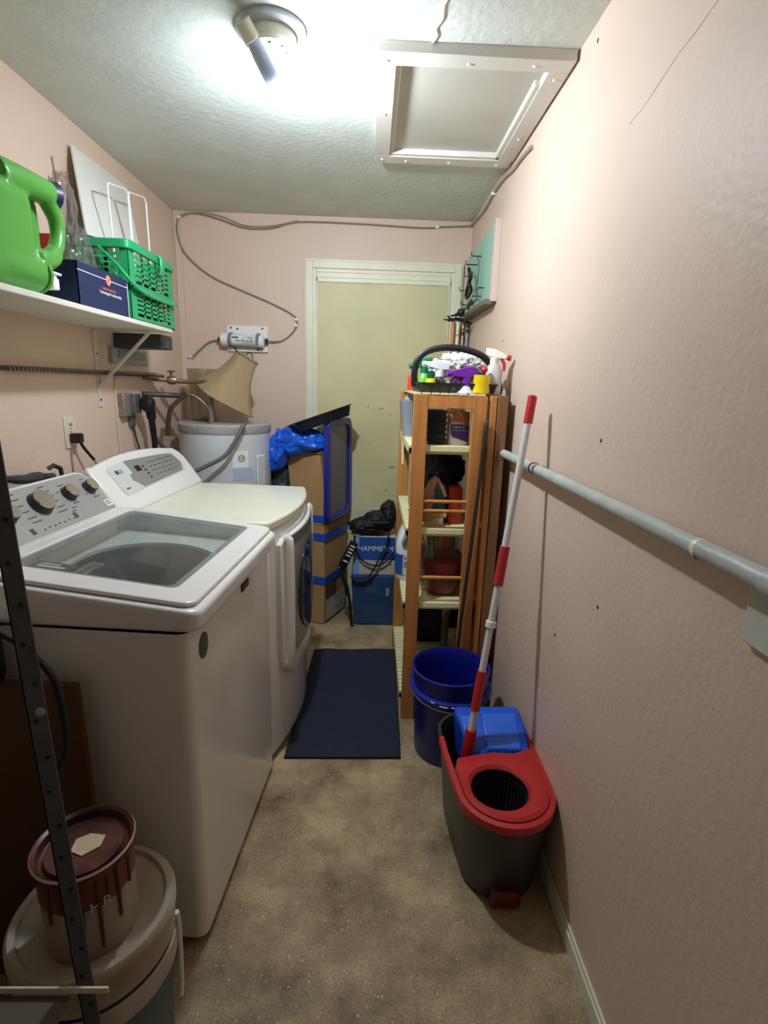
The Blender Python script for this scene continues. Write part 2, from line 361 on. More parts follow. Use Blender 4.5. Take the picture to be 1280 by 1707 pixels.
# console: plane with origin (-.535, 1.02) climbing along S, normal N
def cons(S, X0, Z0):
    s = Vector((S[0], 0, S[1])).normalized(); n = Vector((s.z, 0, -s.x))
    return lambda y, q, d: Vector((X0, y, Z0)) + s * q + n * d
WC = cons((-.12, .135), -.535, 1.02)
def conslab(mp, outline, d0, d1):
    return MB().loft([[mp(y, q, d0) for y, q in outline], [mp(y, q, d1) for y, q in outline]])
con = conslab(WC, rrect(.0, -.03, .688, .176, [.055, .055, .0, .0], 8), -.085, 0).build('console', WHITE, W, bev=.006, seg=3)
MB().box((-.70, .0, .93), (-.56, .688, 1.03)).build('console_base', WHITE, con, bev=.004)
conslab(WC, rrect(.012, .004, .678, .166, [.048, .048, .008, .008], 8), 0, .002).build('control_face', GREYP, con)
MB().box((-.535, .0, 1.0), (-.50, .688, 1.028)).build('console_lip', WHITEP, con, bev=.006)
for y, q, r in [(.258, .094, .023), (.391, .101, .036), (.526, .104, .025), (.633, .104, .023)]:
    nn = (WC(0, 0, 1) - WC(0, 0, 0)).normalized()
    kn = MB().lathe([(r * 1.08, .002), (r * 1.05, .006), (r, .008), (r * .96, .024), (0, .024)], WC(y, q, 0), nn, 32).build('knob', DKGREY, con)
    MB().lathe([(0, .0242), (r * .93, .0242), (r * .9, .028), (0, .0285)], WC(y, q, 0), nn, 32).build('knob_cap', CHROME, kn)
marks = MB()
def dash(y, q, l, h=.0035, mp=WC, mm=marks):
    mm.loft([[mp(y + a * l / 2, q + b_ * h / 2, .0021) for a, b_ in ((-1, -1), (1, -1), (1, 1), (-1, 1))], [mp(y + a * l / 2, q + b_ * h / 2, .0025) for a, b_ in ((-1, -1), (1, -1), (1, 1), (-1, 1))]])
for k, (y, q, l) in enumerate([(.318, .152, .035), (.318, .134, .04), (.318, .112, .03), (.322, .09, .025), (.325, .068, .035), (.33, .052, .04), (.445, .152, .03), (.455, .134, .02), (.46, .115, .015), (.46, .095, .015), (.455, .073, .035), (.447, .057, .045),
                                (.526, .14, .03), (.526, .068, .03), (.49, .12, .012), (.565, .12, .012), (.565, .095, .012), (.633, .14, .016), (.633, .066, .03), (.6, .085, .012), (.67, .09, .01), (.22, .05, .04), (.258, .14, .03), (.5, .055, .025), (.49, .045, .02)]):
    dash(y, q, l)
for k in range(7): dash(.33 + k * .022, .022 + (k % 2) * .002, .007, .005)
dash(.287, .028, .016, .02); dash(.478, .03, .016, .02)
marks.build('control_print', PRINT, con)
st = MB()
st.loft([[WC(y, q, .0022) for y, q in ((.642, .018), (.678, .018), (.678, .044), (.642, .044))], [WC(y, q, .0032) for y, q in ((.642, .018), (.678, .018), (.678, .044), (.642, .044))]])
stk = st.build('sticker', WHITEP, con, smooth=False)
ss = MB()
for q in (.036, .028):
    ss.loft([[WC(y, q + b_, .0034) for y, b_ in ((.647, -.0015), (.673, -.0015), (.673, .0015), (.647, .0015))], [WC(y, q + b_, .0037) for y, b_ in ((.647, -.0015), (.673, -.0015), (.673, .0015), (.647, .0015))]])
ss.build('sticker_print', PRINT, stk)
MB().box((0, .372, .857), (.004, .438, .88), .001).build('badge', BLACK, W)
MB().box((.004, .378, .866), (.0046, .432, .871)).build('badge_print', CHROME, W)
MB().lathe([(0, .001), (.027, .001), (.027, .002), (0, .003)], (0, .083, .838), (1, 0, 0), 32).xform(lambda v: (v.x, v.y, .838 + (v.z - .838) * 1.25)).build('round_sticker', mat('grey foil sticker', (96, 98, 92), .35, metal=.4), W)

# ================================================================== dryer
D = empty('tumble_dryer', (-.348, 1.80, 0), 'white front-load dryer with bowed door and cream-white top', 'dryer', rz=math.radians(-4.6))
def bow(y): return -.022 + .058 * (1 - ((y - .33) / .36) ** 2)
def bowout(x_back, y0, y1, off=0, n=18):
    return [(bow(y0 + (y1 - y0) * k / n) + off, y0 + (y1 - y0) * k / n) for k in range(n + 1)] + [(x_back, y1), (x_back, y0)]
MB().prism(bowout(-.66, .006, .684), .03, .945).build('cabinet', WHITE, D, bev=.006)
MB().prism(bowout(-.665, .0, .69, .006), .95, .985).build('top_panel', IVORY, D, bev=.01, seg=3)
MB().prism(bowout(-.62, .03, .66, -.03), .0, .03).build('kick_base', DKGREY, D)
def cpanel(y0, y1, zlo, zhi, off, th, n=24, ex=1.0):
    ys = [y0 + (y1 - y0) * k / n for k in range(n + 1)]; m = MB()
    F = []
    for o in (off, off + th):
        F.append(([m.bm.verts.new((bow(y) + o, y, zlo(y))) for y in ys], [m.bm.verts.new((bow(y) + o, y, zhi(y))) for y in ys]))
    (bl, bh), (fl, fh) = F
    for k in range(n):
        m.bm.faces.new((fl[k], fl[k + 1], fh[k + 1], fh[k])); m.bm.faces.new((bl[k + 1], bl[k], bh[k], bh[k + 1]))
        m.bm.faces.new((fh[k], fh[k + 1], bh[k + 1], bh[k])); m.bm.faces.new((fl[k + 1], fl[k], bl[k], bl[k + 1]))
    m.bm.faces.new((fl[0], fh[0], bh[0], bl[0])); m.bm.faces.new((fh[n], fl[n], bl[n], bh[n]))
    return m
def roundz(c0, c1, r, y0, y1, sgn):      # z limit with rounded corners
    def f(y):
        d = min(y - y0, y1 - y)
        if d >= r: return c0
        d = max(d, 0); return c0 + sgn * (r - math.sqrt(max(0, r * r - (r - d) ** 2)))
    return f
door = cpanel(.06, .66, roundz(.33, 0, .12, .06, .66, 1), roundz(.905, 0, .02, .06, .66, -1), 0.0, .022).build('door', WHITE, D, bev=.004)
cpanel(.16, .63, lambda y: .405, lambda y: .865, .022, .004).build('door_inset', mat('silver grey door inset', (150, 154, 156), .25, metal=.3), door)
cpanel(.15, .63, lambda y: .862, lambda y: .90, .0225, .004).build('handle_recess', mat('grey handle recess', (104, 102, 98), .4), door)
cy, cz = .395, .63
cpanel(.20, .59, lambda y: cz - .2 * math.sqrt(max(0, 1 - ((y - cy) / .196) ** 2)) - .002, lambda y: cz + .2 * math.sqrt(max(0, 1 - ((y - cy) / .196) ** 2)) + .002, .026, .006, 32).build('door_window', mat('smoked door glass', (34, 40, 44), .06), door)
MB().tube([(bow(.1) + .015, .1, .40), (bow(.1) + .032, .1, .44), (bow(.1) + .032, .1, .86), (bow(.1) + .018, .1, .895)], .02, 12, smooth_path=4).build('handle', WHITE, door)
MB().tube([(bow(.64) + .015, .645, .48), (bow(.64) + .026, .645, .52), (bow(.64) + .026, .645, .87), (bow(.64) + .014, .645, .90)], .012, 12, smooth_path=4).build('hinge_trim', WHITE, door)
DC = cons((-.116, .146), -.536, 1.012)
def darc(y): return .172 + .036 * (1 - ((y - .34) / .35) ** 2)
ol = [(0.0, -.03), (.69, -.03), (.69, .15)] + [(.69 - .69 * k / 20 if k else .685, darc(.69 - .69 * k / 20)) for k in range(0, 21)] + [(0, .15)]
ol = [(.0, -.03), (.70, -.03), (.712, .06), (.715, .12), (.70, .155), (.67, .178)] + [(.64 - .6 * k / 14, darc(.64 - .6 * k / 14)) for k in range(15)] + [(.012, .185), (0, .165)]
dcon = conslab(DC, ol, -.09, 0).build('console', WHITE, D, bev=.008, seg=3)
MB().box((-.66, .0, .95), (-.555, .69, 1.03)).build('console_base', WHITE, dcon, bev=.004)
wf = [(.10, .035), (.63, .055), (.655, .10), (.63, .15), (.55, .162), (.3, .174), (.11, .165), (.09, .15), (.09, .05)]
conslab(DC, wf, 0, .002).build('control_face', mat('pale control face', (206, 208, 206), .4), dcon)
gf = [(.235, .045), (.60, .058), (.635, .095), (.61, .148), (.5, .16), (.225, .17), (.23, .115), (.205, .11), (.195, .085), (.215, .07)]
conslab(DC, gf, .0021, .004).build('display_face', mat('grey display face', (150, 148, 146), .35, metal=.3), dcon)
conslab(DC, [(.262, .112), (.3, .112), (.3, .138), (.262, .138)], .0041, .005).build('display_window', BLACK, dcon)
mk2 = MB()
def d2(y, q, l, h): mk2.loft([[DC(y + a * l / 2, q + b_ * h / 2, .0042) for a, b_ in ((-1, -1), (1, -1), (1, 1), (-1, 1))], [DC(y + a * l / 2, q + b_ * h / 2, .0047) for a, b_ in ((-1, -1), (1, -1), (1, 1), (-1, 1))]])
for k in range(4): d2(.325 + k * .0, .128 - k * .018, .02, .008)
for c_ in range(6):
    for r_ in range(4): d2(.38 + c_ * .036, .138 - r_ * .02, .022, .0035)
d2(.13, .06, .025, .004)
mk2.build('control_print', PRINT, dcon)
nrm = (DC(0, 0, 1) - DC(0, 0, 0)).normalized()
MB().lathe([(0, .0022), (.0095, .0022), (.0095, .0032), (0, .0032)], DC(.137, .132, 0), nrm, 20).build('logo_disc', PRINT, dcon)
text('logo_letters', 'LG', .024, DC(.163, .132, .0024), (0, 1, 0), DC(0, 1, 0) - DC(0, 0, 0), PRINT, dcon)

# ================================================================== water heater corner
HT = empty('water_heater', (-.83, 3.06, 0), 'white cylindrical water heater in the back left corner', 'water heater')
HM = mat('pale grey heater enamel', (208, 212, 214), .3, coat=.2)
HC = (-.83, 3.06, 0)
MB().lathe([(0, 0), (.245, 0), (.25, .01), (.25, 1.19), (.24, 1.2)], HC, n=48).build('tank', HM, HT)
MB().lathe([(.252, 1.185), (.255, 1.19), (.255, 1.228), (.248, 1.236), (0, 1.238)], HC, n=48).build('lid', mat('grey heater rim', (170, 168, 164), .4, var=.08, vs=15), HT)
def hpt(u, z, off=.001):      # point on the heater surface at angle u (0 = towards the camera side)
    a = math.radians(-90 + u); return Vector((HC[0] + (.25 + off) * math.cos(a), HC[1] + (.25 + off) * math.sin(a), z))
def hpatch(u0, u1, z0, z1, th=.0015, n=8):
    return MB().loft([[hpt(u0 + (u1 - u0) * k / n, z0, th * s) for k in range(n + 1)] + [hpt(u1 - (u1 - u0) * k / n, z1, th * s) for k in range(n + 1)] for s in (.2, 1)])
hpatch(22, 42, 1.01, 1.10).build('brand_plate', WHITEP, HT)
gd = MB().lathe([(.0155, .0), (.018, .0), (.018, .002), (.0155, .002)], hpt(33, 1.06, .0015), hpt(33, 0, 1) - hpt(33, 0, 0), 24, close=True).build('logo_ring', DKGREY, HT)
rr = (hpt(33.5, 1, 0) - hpt(32.5, 1, 0)).normalized()
text('logo_letters', 'GE', .022, hpt(33, 1.06, .002), rr, (0, 0, 1), DKGREY, HT)
hpatch(22, 48, .94, 1.005).build('pale_sticker', mat('faded blue sticker', (176, 190, 214), .5), HT)
hpatch(52, 66, .3, 1.07, .018).build('access_cover', HM, HT, bev=.006)
MB().tube([(-.86, 2.9, 1.23), (-.86, 2.9, 1.30), (-.87, 2.9, 1.42)], [.014, .011, .011], 10).build('outlet_nipple', mat('silver fitting', (190, 180, 170), .3, metal=.9), HT)
world_children(HT)
PM = glass('amber plastic', (206, 192, 140), .55, .3)
pot = MB().lathe([(0, 1.2392), (.072, 1.2392), (.078, 1.27), (.08, 1.48), (.083, 1.5), (.083, 1.525), (.078, 1.525), (.078, 1.5), (.074, 1.28), (.07, 1.25), (0, 1.248)], (-.975, 3.15, 0), n=32).build('plastic_container', PM)
tag(pot, 'tall amber see-through plastic container standing on the water heater', 'container')
# lamp shade lying tilted
SHM = mat('tan lampshade fabric', (160, 136, 100), .85, var=.06, vs=30, bump=.1, bs=200)
LS = empty('lampshade', (-.74, 2.98, 1.25), 'tan bell-shaped lampshade lying tilted on the water heater', 'lampshade')
sa = Vector((.135, 0, .225)).normalized(); su = Vector((.225, 0, -.135)).normalized(); sv = Vector((0, 1, 0))
c0 = Vector((-.815, 2.99, 1.368))
def shring(h, r, n=32, p=4):
    out = []
    for k in range(n):
        a = 2 * math.pi * k / n + math.pi / 4; cx, sx = math.cos(a), math.sin(a)
        q = r / ((abs(cx) ** p + abs(sx) ** p) ** (1 / p))
        ca, cb = cx * q, sx * q
        # rotate so that an edge faces the camera
        ra, rb = ca * math.cos(.6) - cb * math.sin(.6), ca * math.sin(.6) + cb * math.cos(.6)
        out.append(c0 + sa * h + su * ra + sv * rb * .85)
    return out
rings = [shring(.262 * k / 8, .058 + .10 * (1 - k / 8) ** 1.9) for k in range(9)]
inr = [shring(.262 * k / 8, .055 + .10 * (1 - k / 8) ** 1.9) for k in range(8, -1, -1)]
MB().loft(rings + inr + [rings[0]], False, False).build('fabric_shade', SHM, LS)
MB().tube(shring(.0, .16), .003, 6, closed=True).build('bottom_edge_trim', mat('dark tan braid', (128, 104, 68), .8), LS)
MB().tube(shring(.262, .0595), .003, 6, closed=True).build('top_edge_trim', MATS['dark tan braid'], LS)
MB().tube([c0 + sa * .262 - su * .055, c0 + sa * .262 + su * .055], .002, 6).tube([c0 + sa * .262 - sv * .045, c0 + sa * .262 + sv * .045], .002, 6).build('spider_wire', CHROME, LS)
world_children(LS)
# pipes by heater
def pipe(name, pts, r, m, label, cat='pipe', sp=0, group=None):
    return tag(MB().tube(pts, r, 10, smooth_path=sp).build(name, m), label, cat, group)
cp = empty('cold_water_pipe', (-1.17, 2.9, 1.46), 'upper galvanised pipe with red valve above the water heater', 'pipe')
MB().tube([(-1.168, 2.80, 1.472), (-1.12, 2.88, 1.462), (-1.0, 2.93, 1.452), (-.86, 2.93, 1.45), (-.86, 2.93, 1.425)], .012, 10, smooth_path=3).build('pipe_run', COPPER, cp)
MB().lathe([(0, -.022), (.02, -.022), (.024, 0), (.02, .022), (0, .022)], (-1.06, 2.905, 1.458), (1, .3, 0), 12).tube([(-1.06, 2.905, 1.46), (-1.06, 2.9, 1.50)], .007).build('valve_body', mat('brass valve', (156, 140, 110), .35, metal=.8), cp)
MB().lathe([(.017, 0), (.022, .003), (.017, .007)], (-1.06, 2.9, 1.50), (0, 0, 1), 14, close=True).box((-1.08, 2.896, 1.501), (-1.04, 2.904, 1.506)).box((-1.064, 2.88, 1.501), (-1.056, 2.92, 1.506)).build('valve_wheel', mat('dark red wheel', (110, 44, 38), .5), cp)
world_children(cp)
pipe('hot_water_pipe', [(-1.168, 2.78, 1.385), (-1.1, 2.85, 1.383), (-1.0, 2.88, 1.38), (-.98, 2.88, 1.385)], .014, RUST, 'lower dark pipe running from left wall to heater')
pipe('relief_pipe', [(-.985, 2.87, 1.385), (-1.03, 2.86, 1.34), (-1.06, 2.85, 1.30), (-1.085, 2.86, 1.17)], .012, RUST, 'short dark pipe dropping from the elbow beside the heater', sp=3)
pipe('flexible_connector', [(-.97, 2.885, 1.39), (-.93, 2.89, 1.375), (-.88, 2.895, 1.33), (-.862, 2.90, 1.27)], .008, COPPER, 'thin bent copper connector below the lampshade', 'pipe', 4)
pipe('heater_cord', [(-.665, 2.83, 1.245), (-.67, 2.80, 1.235), (-.71, 2.775, 1.15), (-.76, 2.75, 1.08), (-.85, 2.72, 1.03), (-.93, 2.70, .985), (-.98, 2.7, .9)], .011, mat('grey sheathed cable', (96, 100, 96), .5), 'thick grey cable hanging from heater down behind the dryer', 'cable', 5)

# ================================================================== wall fittings, back wall
pipe('wall_cable', [(-1.09, 3.36, 1.60), (-1.0, 3.385, 1.685), (-.92, 3.386, 1.703), (-.905, 3.37, 1.705)], .005, CABLEB, 'thin grey cable from water filter down to left corner', 'cable', 5)
yc = YB - .008
pipe('looped_cable', [(-.655, yc - .03, 1.703), (-.56, yc, 1.708), (-.485, yc, 1.765), (-.462, yc, 1.825), (-.50, yc, 1.868), (-.63, yc, 1.928), (-.80, yc, 1.992), (-.97, yc, 2.063), (-1.10, yc, 2.165), (-1.145, yc - .006, 2.26), (-1.142, yc - .006, 2.36), (-1.06, yc, 2.398), (-.92, yc, 2.375), (-.76, yc, 2.33), (-.6, yc, 2.335), (-.45, yc, 2.372), (-.1, yc, 2.375), (.26, yc, 2.366), (.4, yc, 2.376), (.552, yc, 2.385)], .0048, CABLEB, 'long grey cable looping over the back wall', 'cable', 6)
pipe('upper_cable', [(-1.13, yc - .004, 2.375), (-1.03, yc, 2.402), (-.9, yc, 2.388), (-.76, yc, 2.343), (-.6, yc, 2.347), (-.45, yc, 2.38)], .004, CABLEW, 'thin pale cable running just above the looping one', 'cable', 6)
xc = XR - .008
pipe('corner_cable', [(.552, 3.385, 2.385), (xc, 3.3, 2.385), (xc, 3.0, 2.365), (xc, 2.8, 2.378), (xc, 2.6, 2.37), (xc, 2.46, 2.35), (xc, 2.3, 2.342), (xc, 2.18, 2.33)], .007, CABLEW, 'pale painted cable along the top of right wall', 'cable', 5)
for p, lb in [((-.466, yc - .004, 1.835), 'upper white cable clip beside the door casing'), ((-.47, yc - .004, 1.80), 'lower white cable clip beside the door casing'), ((.36, yc - .004, 2.373), 'white cable clip above door on back wall'), ((-1.135, yc - .006, 2.372), 'white cable clip in the top left corner'), ((xc - .003, 2.8, 2.372), 'white cable clip on right wall cable'), ((-1.12, yc + .001, 1.60), 'small white clip low in left corner above the pot')]:
    o = MB().box((p[0] - .011, p[1] - .008, p[2] - .007), (p[0] + .011, p[1] + .006, p[2] + .007), .003).build('cable_clip', WHITEP); tag(o, lb, 'clip', 'white cable clips')
F = empty('water_filter', (-.76, YB, 1.71), 'white inline water filter cartridge on a board on back wall', 'water filter')
MB().box((-.885, YB - .018, 1.638), (-.64, YB, 1.788)).build('backing_board', WHITEP, F, bev=.002)
fil = MB().lathe([(0, 0), (.034, 0), (.034, .185), (0, .185)], (-.865, YB - .055, 1.703), (1, 0, -.03), 24).build('cartridge', mat('clear filter plastic', (206, 210, 210), .2), F)
for x in (-.855, -.69):
    MB().lathe([(.035, -.009), (.038, -.009), (.038, .009), (.035, .009)], (x, YB - .055, 1.703), (1, 0, -.03), 24, close=True).box((x - .008, YB - .055, 1.66), (x + .008, YB - .012, 1.668)).box((x - .008, YB - .055, 1.738), (x + .008, YB - .012, 1.746)).build('clamp', mat('grey clamp', (122, 126, 130), .4), F)
MB().lathe([(0, -.03), (.02, -.03), (.036, -.022), (.04, 0), (.037, .018), (0, .018)], (-.885, YB - .055, 1.7035), (1, 0, -.03), 24).build('end_cap', WHITEP, F)
MB().lathe([(0, -.004), (.037, -.004), (.036, .022), (.02, .03), (0, .03)], (-.682, YB - .055, 1.698), (1, 0, -.03), 24).build('end_cap', WHITEP, F)
MB().tube([(-.93, YB - .055, 1.705), (-.905, YB - .055, 1.704)], .011).build('hose_nut', DKGREY, F)
MB().tube([(-.66, YB - .05, 1.71), (-.635, YB - .04, 1.708)], .009).tube([(-.66, YB - .05, 1.69), (-.635, YB - .04, 1.69)], .009).build('hose_nut', DKGREY, F)
lb_ = MB().loft([[(x, YB - .055 + .0346 * math.sin(math.radians(-90 + a)) , 1.702 + .0346 * math.cos(math.radians(-90 + a))) for a in range(-45, 50, 9)] for x in (-.84, -.706)], False, False, closed=False).build('label_sleeve', WHITEP, F)
text('label_text', 'WATER FILTER', .016, (-.765, YB - .0912, 1.697), (1, 0, -.03), (0, 0, 1), DKGREY, F)
text('label_text', '2-1 YEAR', .016, (-.745, YB - .0905, 1.714), (1, 0, -.03), (0, 0, 1), DKGREY, F)
MB().box((-.838, YB - .0905, 1.712), (-.80, YB - .0895, 1.719)).build('label_bar', BLACK, F)
sw = MB()
for x, z in [(-.86, 1.775), (-.67, 1.775), (-.82, 1.77), (-.84, 1.655), (-.70, 1.652), (-.68, 1.66)]: sw.lathe([(0, -.004), (.006, -.003), (.006, 0)], (x, YB - .018, z), (0, 1, 0), 8)
sw.build('screw_heads', DKGREY, F)
world_children(F)
pipe('wire_ring', [(-.755 + .02 * math.cos(a), YB - .012, 1.612 + .024 * math.sin(a)) for a in [k * .6 + 1.3 for k in range(11)]], .0025, RUST, 'small dark wire ring hanging under the filter board', 'ring')

# ================================================================== left wall: rod, shelf, sockets
rodo = empty('threaded_rod', (XL + .02, 1.3, 1.485), 'dark ribbed rod fixed along the left wall below the shelf', 'rod')
rb = MB().tube([(XL + .022, .4, 1.492), (XL + .022, 3.02, 1.478)], .008, 10)
rb.build('rod', RUST, rodo)
rb = MB()
for k in range(60): y = 1.75 + k * .021; rb.lathe([(.008, -.003), (.0105, 0), (.008, .003)], (XL + .022, y, 1.485), (0, 1, .3), 10)
rb.build('ribs', mat('pale worn ribs', (150, 142, 128), .5), rodo)
world_children(rodo)
SH = empty('wall_shelf', (XL, 1.6, 1.665), 'long white shelf on a bracket on the left wall', 'shelf')
MB().box((XL, -.3, 1.663), (-.895, 2.50, 1.681)).build('board', mat('white shelf paint', (222, 220, 206), .5, var=.06, vs=14), SH, bev=.003)
BRW = mat('white bracket paint', (210, 204, 194), .45, var=.06)
br = MB().box((XL, 2.335, 1.34), (XL + .006, 2.362, 1.663)).box((XL, 2.335, 1.657), (-.93, 2.362, 1.663)).obox(((XL - .92) / 2 - .01, 2.349, 1.535), (.118, 0, .118), (0, .011, 0), (-.003, 0, .003))
br.build('bracket', BRW, SH, bev=.001)
MB().lathe([(0, 0), (.006, 0), (.006, .002), (0, .003)], (XL + .006, 2.349, 1.37), (1, 0, 0), 10).lathe([(0, 0), (.004, 0), (.004, .002), (0, .003)], (XL + .006, 2.349, 1.56), (1, 0, 0), 10).build('bracket_screws', DKGREY, SH)
world_children(SH)
gb = empty('meter_box', (XL, 2.6, 1.6), 'dark grey box mounted under the far end of shelf', 'box')
MB().box((XL, 2.52, 1.597), (-.955, 2.66, 1.66)).build('box_body', mat('dark slate box', (64, 66, 70), .5), gb, bev=.006)
MB().box((XL, 2.46, 1.527), (XL + .02, 2.84, 1.597)).build('wall_plate', mat('grey green plate', (146, 152, 142), .5), gb, bev=.003)
MB().box((XL + .02, 2.52, 1.55), (XL + .024, 2.8, 1.585)).build('plate_panel', mat('grey green panel', (120, 128, 120), .5), gb)
world_children(gb)
O = empty('wall_outlet', (XL, 2.1, 1.25), 'ivory wall outlet on left wall above the washer', 'outlet')
MB().box((XL, 2.055, 1.192), (XL + .006, 2.13, 1.316)).build('face_plate', mat('ivory outlet plastic', (216, 206, 180), .4), O, bev=.003)
MB().box((XL + .006, 2.085, 1.278), (XL + .007, 2.091, 1.288)).box((XL + .006, 2.098, 1.278), (XL + .007, 2.104, 1.288)).lathe([(0, 0), (.003, 0), (.003, .001), (0, .001)], (XL + .006, 2.094, 1.268), (1, 0, 0), 8).lathe([(0, 0), (.003, 0), (.003, .0015), (0, .0015)], (XL + .006, 2.093, 1.254), (1, 0, 0), 8).build('socket_slots', RUST, O)
world_children(O)
def lead(thing_, pts, r, m, plug):
    c = MB().tube(pts, r, 10, smooth_path=4).build('power_cord', m, thing_); c['label'] = 'black power cord'
    bpy.context.view_layer.update(); c.matrix_parent_inverse = thing_.matrix_world.inverted()
    plug.parent = c; return c
pg = MB().box((XL + .0065, 2.075, 1.212), (XL + .045, 2.112, 1.250), .006).build('plug', BLACK)
wl = lead(W, [(XL + .03, 2.1, 1.222), (XL + .035, 2.12, 1.19), (XL + .045, 2.145, 1.155), (XL + .055, 2.165, 1.125), (XL + .06, 2.185, 1.09), (XL + .06, 2.2, .95)], .006, BLACK, pg)
MB().tube([(XL + .053, 2.157, 1.140), (XL + .062, 2.19, 1.085)], .0075, 8).build('cord_tag', mat('red white tag', (214, 190, 184), .5), wl)
pipe('thin_wall_wire', [(XL + .004, 2.085, 1.19), (XL + .005, 2.083, 1.12), (XL + .005, 2.084, 1.0), (XL + .005, 2.085, .8)], .003, CABLEW, 'thin painted wire running down below the ivory outlet', 'wire')
pipe('painted_wall_wire', [(XL + .004, 2.515, 1.48), (XL + .004, 2.49, 1.43), (XL + .004, 2.485, 1.3), (XL + .004, 2.49, .9)], .0035, PINK, 'thin pink painted wire running down left of dryer outlet', 'wire', 4)
O = empty('dryer_outlet', (XL, 2.57, 1.34), 'scratched metal outlet box on left wall behind the dryer', 'outlet')
MB().box((XL, 2.51, 1.287), (XL + .03, 2.60, 1.395)).build('metal_box', mat('worn metal box', (160, 150, 136), .4, metal=.5, var=.25, vs=30), O, bev=.004)
MB().box((XL + .03, 2.575, 1.30), (XL + .05, 2.65, 1.39)).box((XL, 2.60, 1.235), (XL + .02, 2.64, 1.30)).build('cover_plate', STEEL, O, bev=.003)
world_children(O)
pg = MB().lathe([(0, 0), (.02, .0), (.036, .015), (.036, .045), (.02, .06), (0, .06)], (XL + .051, 2.645, 1.355), (1, 0, 0), 20).xform(lambda v: (v.x, v.y, 1.345 + (v.z - 1.355) * 1.1)).build('plug', BLACK)
lead(D, [(XL + .08, 2.665, 1.345), (XL + .08, 2.68, 1.29), (XL + .078, 2.69, 1.25), (XL + .075, 2.71, 1.15), (XL + .07, 2.73, .95)], [.024, .022, .016, .014, .014], BLACK, pg)
pipe('thin_brown_wire', [(XL + .012, 2.625, 1.25), (XL + .015, 2.64, 1.18), (XL + .02, 2.67, 1.08), (XL + .02, 2.69, .9)], .005, RUST, 'thin brown wire hanging behind the black dryer cable', 'wire', 3)
pipe('grey_hose', [(XL + .075, 2.71, 1.19), (XL + .09, 2.76, 1.13), (XL + .12, 2.81, 1.09), (-.99, 2.8, 1.03)], .010, STEEL, 'short grey cable curling to the heater base', 'cable', 3)
V = empty('washer_valve', (XL, 1.67, 1.14), 'dark hose valve on a wall flange above the washer', 'valve')
MB().lathe([(0, 0), (.035, 0), (.037, .004), (.02, .016), (0, .018)], (XL, 1.665, 1.145), (1, 0, 0), 24).build('wall_flange', mat('painted flange', (188, 166, 156), .5), V)
MB().tube([(XL + .015, 1.665, 1.145), (XL + .05, 1.70, 1.138), (XL + .06, 1.78, 1.132)], [.012, .015, .019], 10, smooth_path=4).tube([(XL + .06, 1.80, 1.13), (XL + .07, 1.84, 1.125)], .012, 8).tube([(XL + .055, 1.75, 1.135), (XL + .06, 1.745, 1.10), (XL + .06, 1.74, 1.0)], .013, 8).build('hose_bib', DKGREY, V)
MB().tube([(XL + .07, 1.815, 1.155), (XL + .08, 1.83, 1.165), (XL + .085, 1.86, 1.15), (XL + .085, 1.865, 1.12)], .008, 8).build('valve_lever', BLACK, V)
world_children(V)
pipe('supply_hose', [(XL + .05, 1.6, 1.12), (XL + .06, 1.55, 1.12), (XL + .06, 1.45, 1.09), (XL + .06, 1.42, .95)], .012, BLACKR, 'black rubber hose behind the washer console', 'hose', 3)

# ================================================================== things on the wall shelf
ST = 1.6815
J = MB()
J.box((-1.10, 1.22, ST), (-.915, 1.605, 1.955), .045, seg=4)
J.box((-1.01, 1.57, 1.80), (-.97, 1.705, 1.95), .015)
J.tube([(-.965, 1.50, 1.955), (-.945, 1.6, 1.967), (-.94, 1.715, 1.972)], [.05, .037, .034], 16)
J.tube([(-.94, 1.69, 1.955), (-.94, 1.728, 1.915), (-.94, 1.733, 1.875), (-.94, 1.715, 1.83), (-.94, 1.67, 1.79), (-.94, 1.60, 1.775)], [.024, .022, .021, .022, .028, .034], 14, smooth_path=4)
J.tube([(-.97, 1.45, 1.742), (-.965, 1.56, 1.742), (-.96, 1.615, 1.742)], [.06, .059, .055], 20)
jug = J.build('detergent_jug', GREENJ)
rm = jug.modifiers.new('remesh', 'REMESH'); rm.mode = 'VOXEL'; rm.voxel_size = .005; rm.use_smooth_shade = True
s_ = jug.modifiers.new('smooth', 'SMOOTH'); s_.factor = .6; s_.iterations = 10
tag(jug, 'large bright green detergent jug lying on the wall shelf', 'jug')
fl_ = MB().lathe([(0, 0), (.052, 0), (.054, .008), (.04, .012), (0, .012)], (-.955, 1.612, 1.742), (0, 1, 0), 28).build('spout_collar', GREENJ, jug)
MB().lathe([(.0, 0), (.034, 0), (.034, .016), (.026, .02), (.024, .03), (0, .03)], (-.955, 1.624, 1.742), (0, 1, 0), 24).tube([(-.955, 1.64, 1.745), (-.95, 1.695, 1.745)], .016, 12).box((-.968, 1.67, 1.712), (-.932, 1.702, 1.745), .004).box((-.975, 1.66, 1.754), (-.93, 1.715, 1.761), .002).build('dispenser_tap', WHITEP, jug)
kc = MB().lathe([(0, 0), (.036, 0), (.036, .022), (.03, .026), (0, .026)], (-.94, 1.708, 1.972), (.5, .86, .03), 24).build('filler_cap', mat('dark blue cap', (28, 36, 74), .4), jug)
MB().lathe([(.012, .0265), (.021, .0265), (.021, .028), (.012, .028)], (-.94, 1.708, 1.972), (.5, .86, .03), 24, close=True).build('cap_ring', TRIMC, kc)
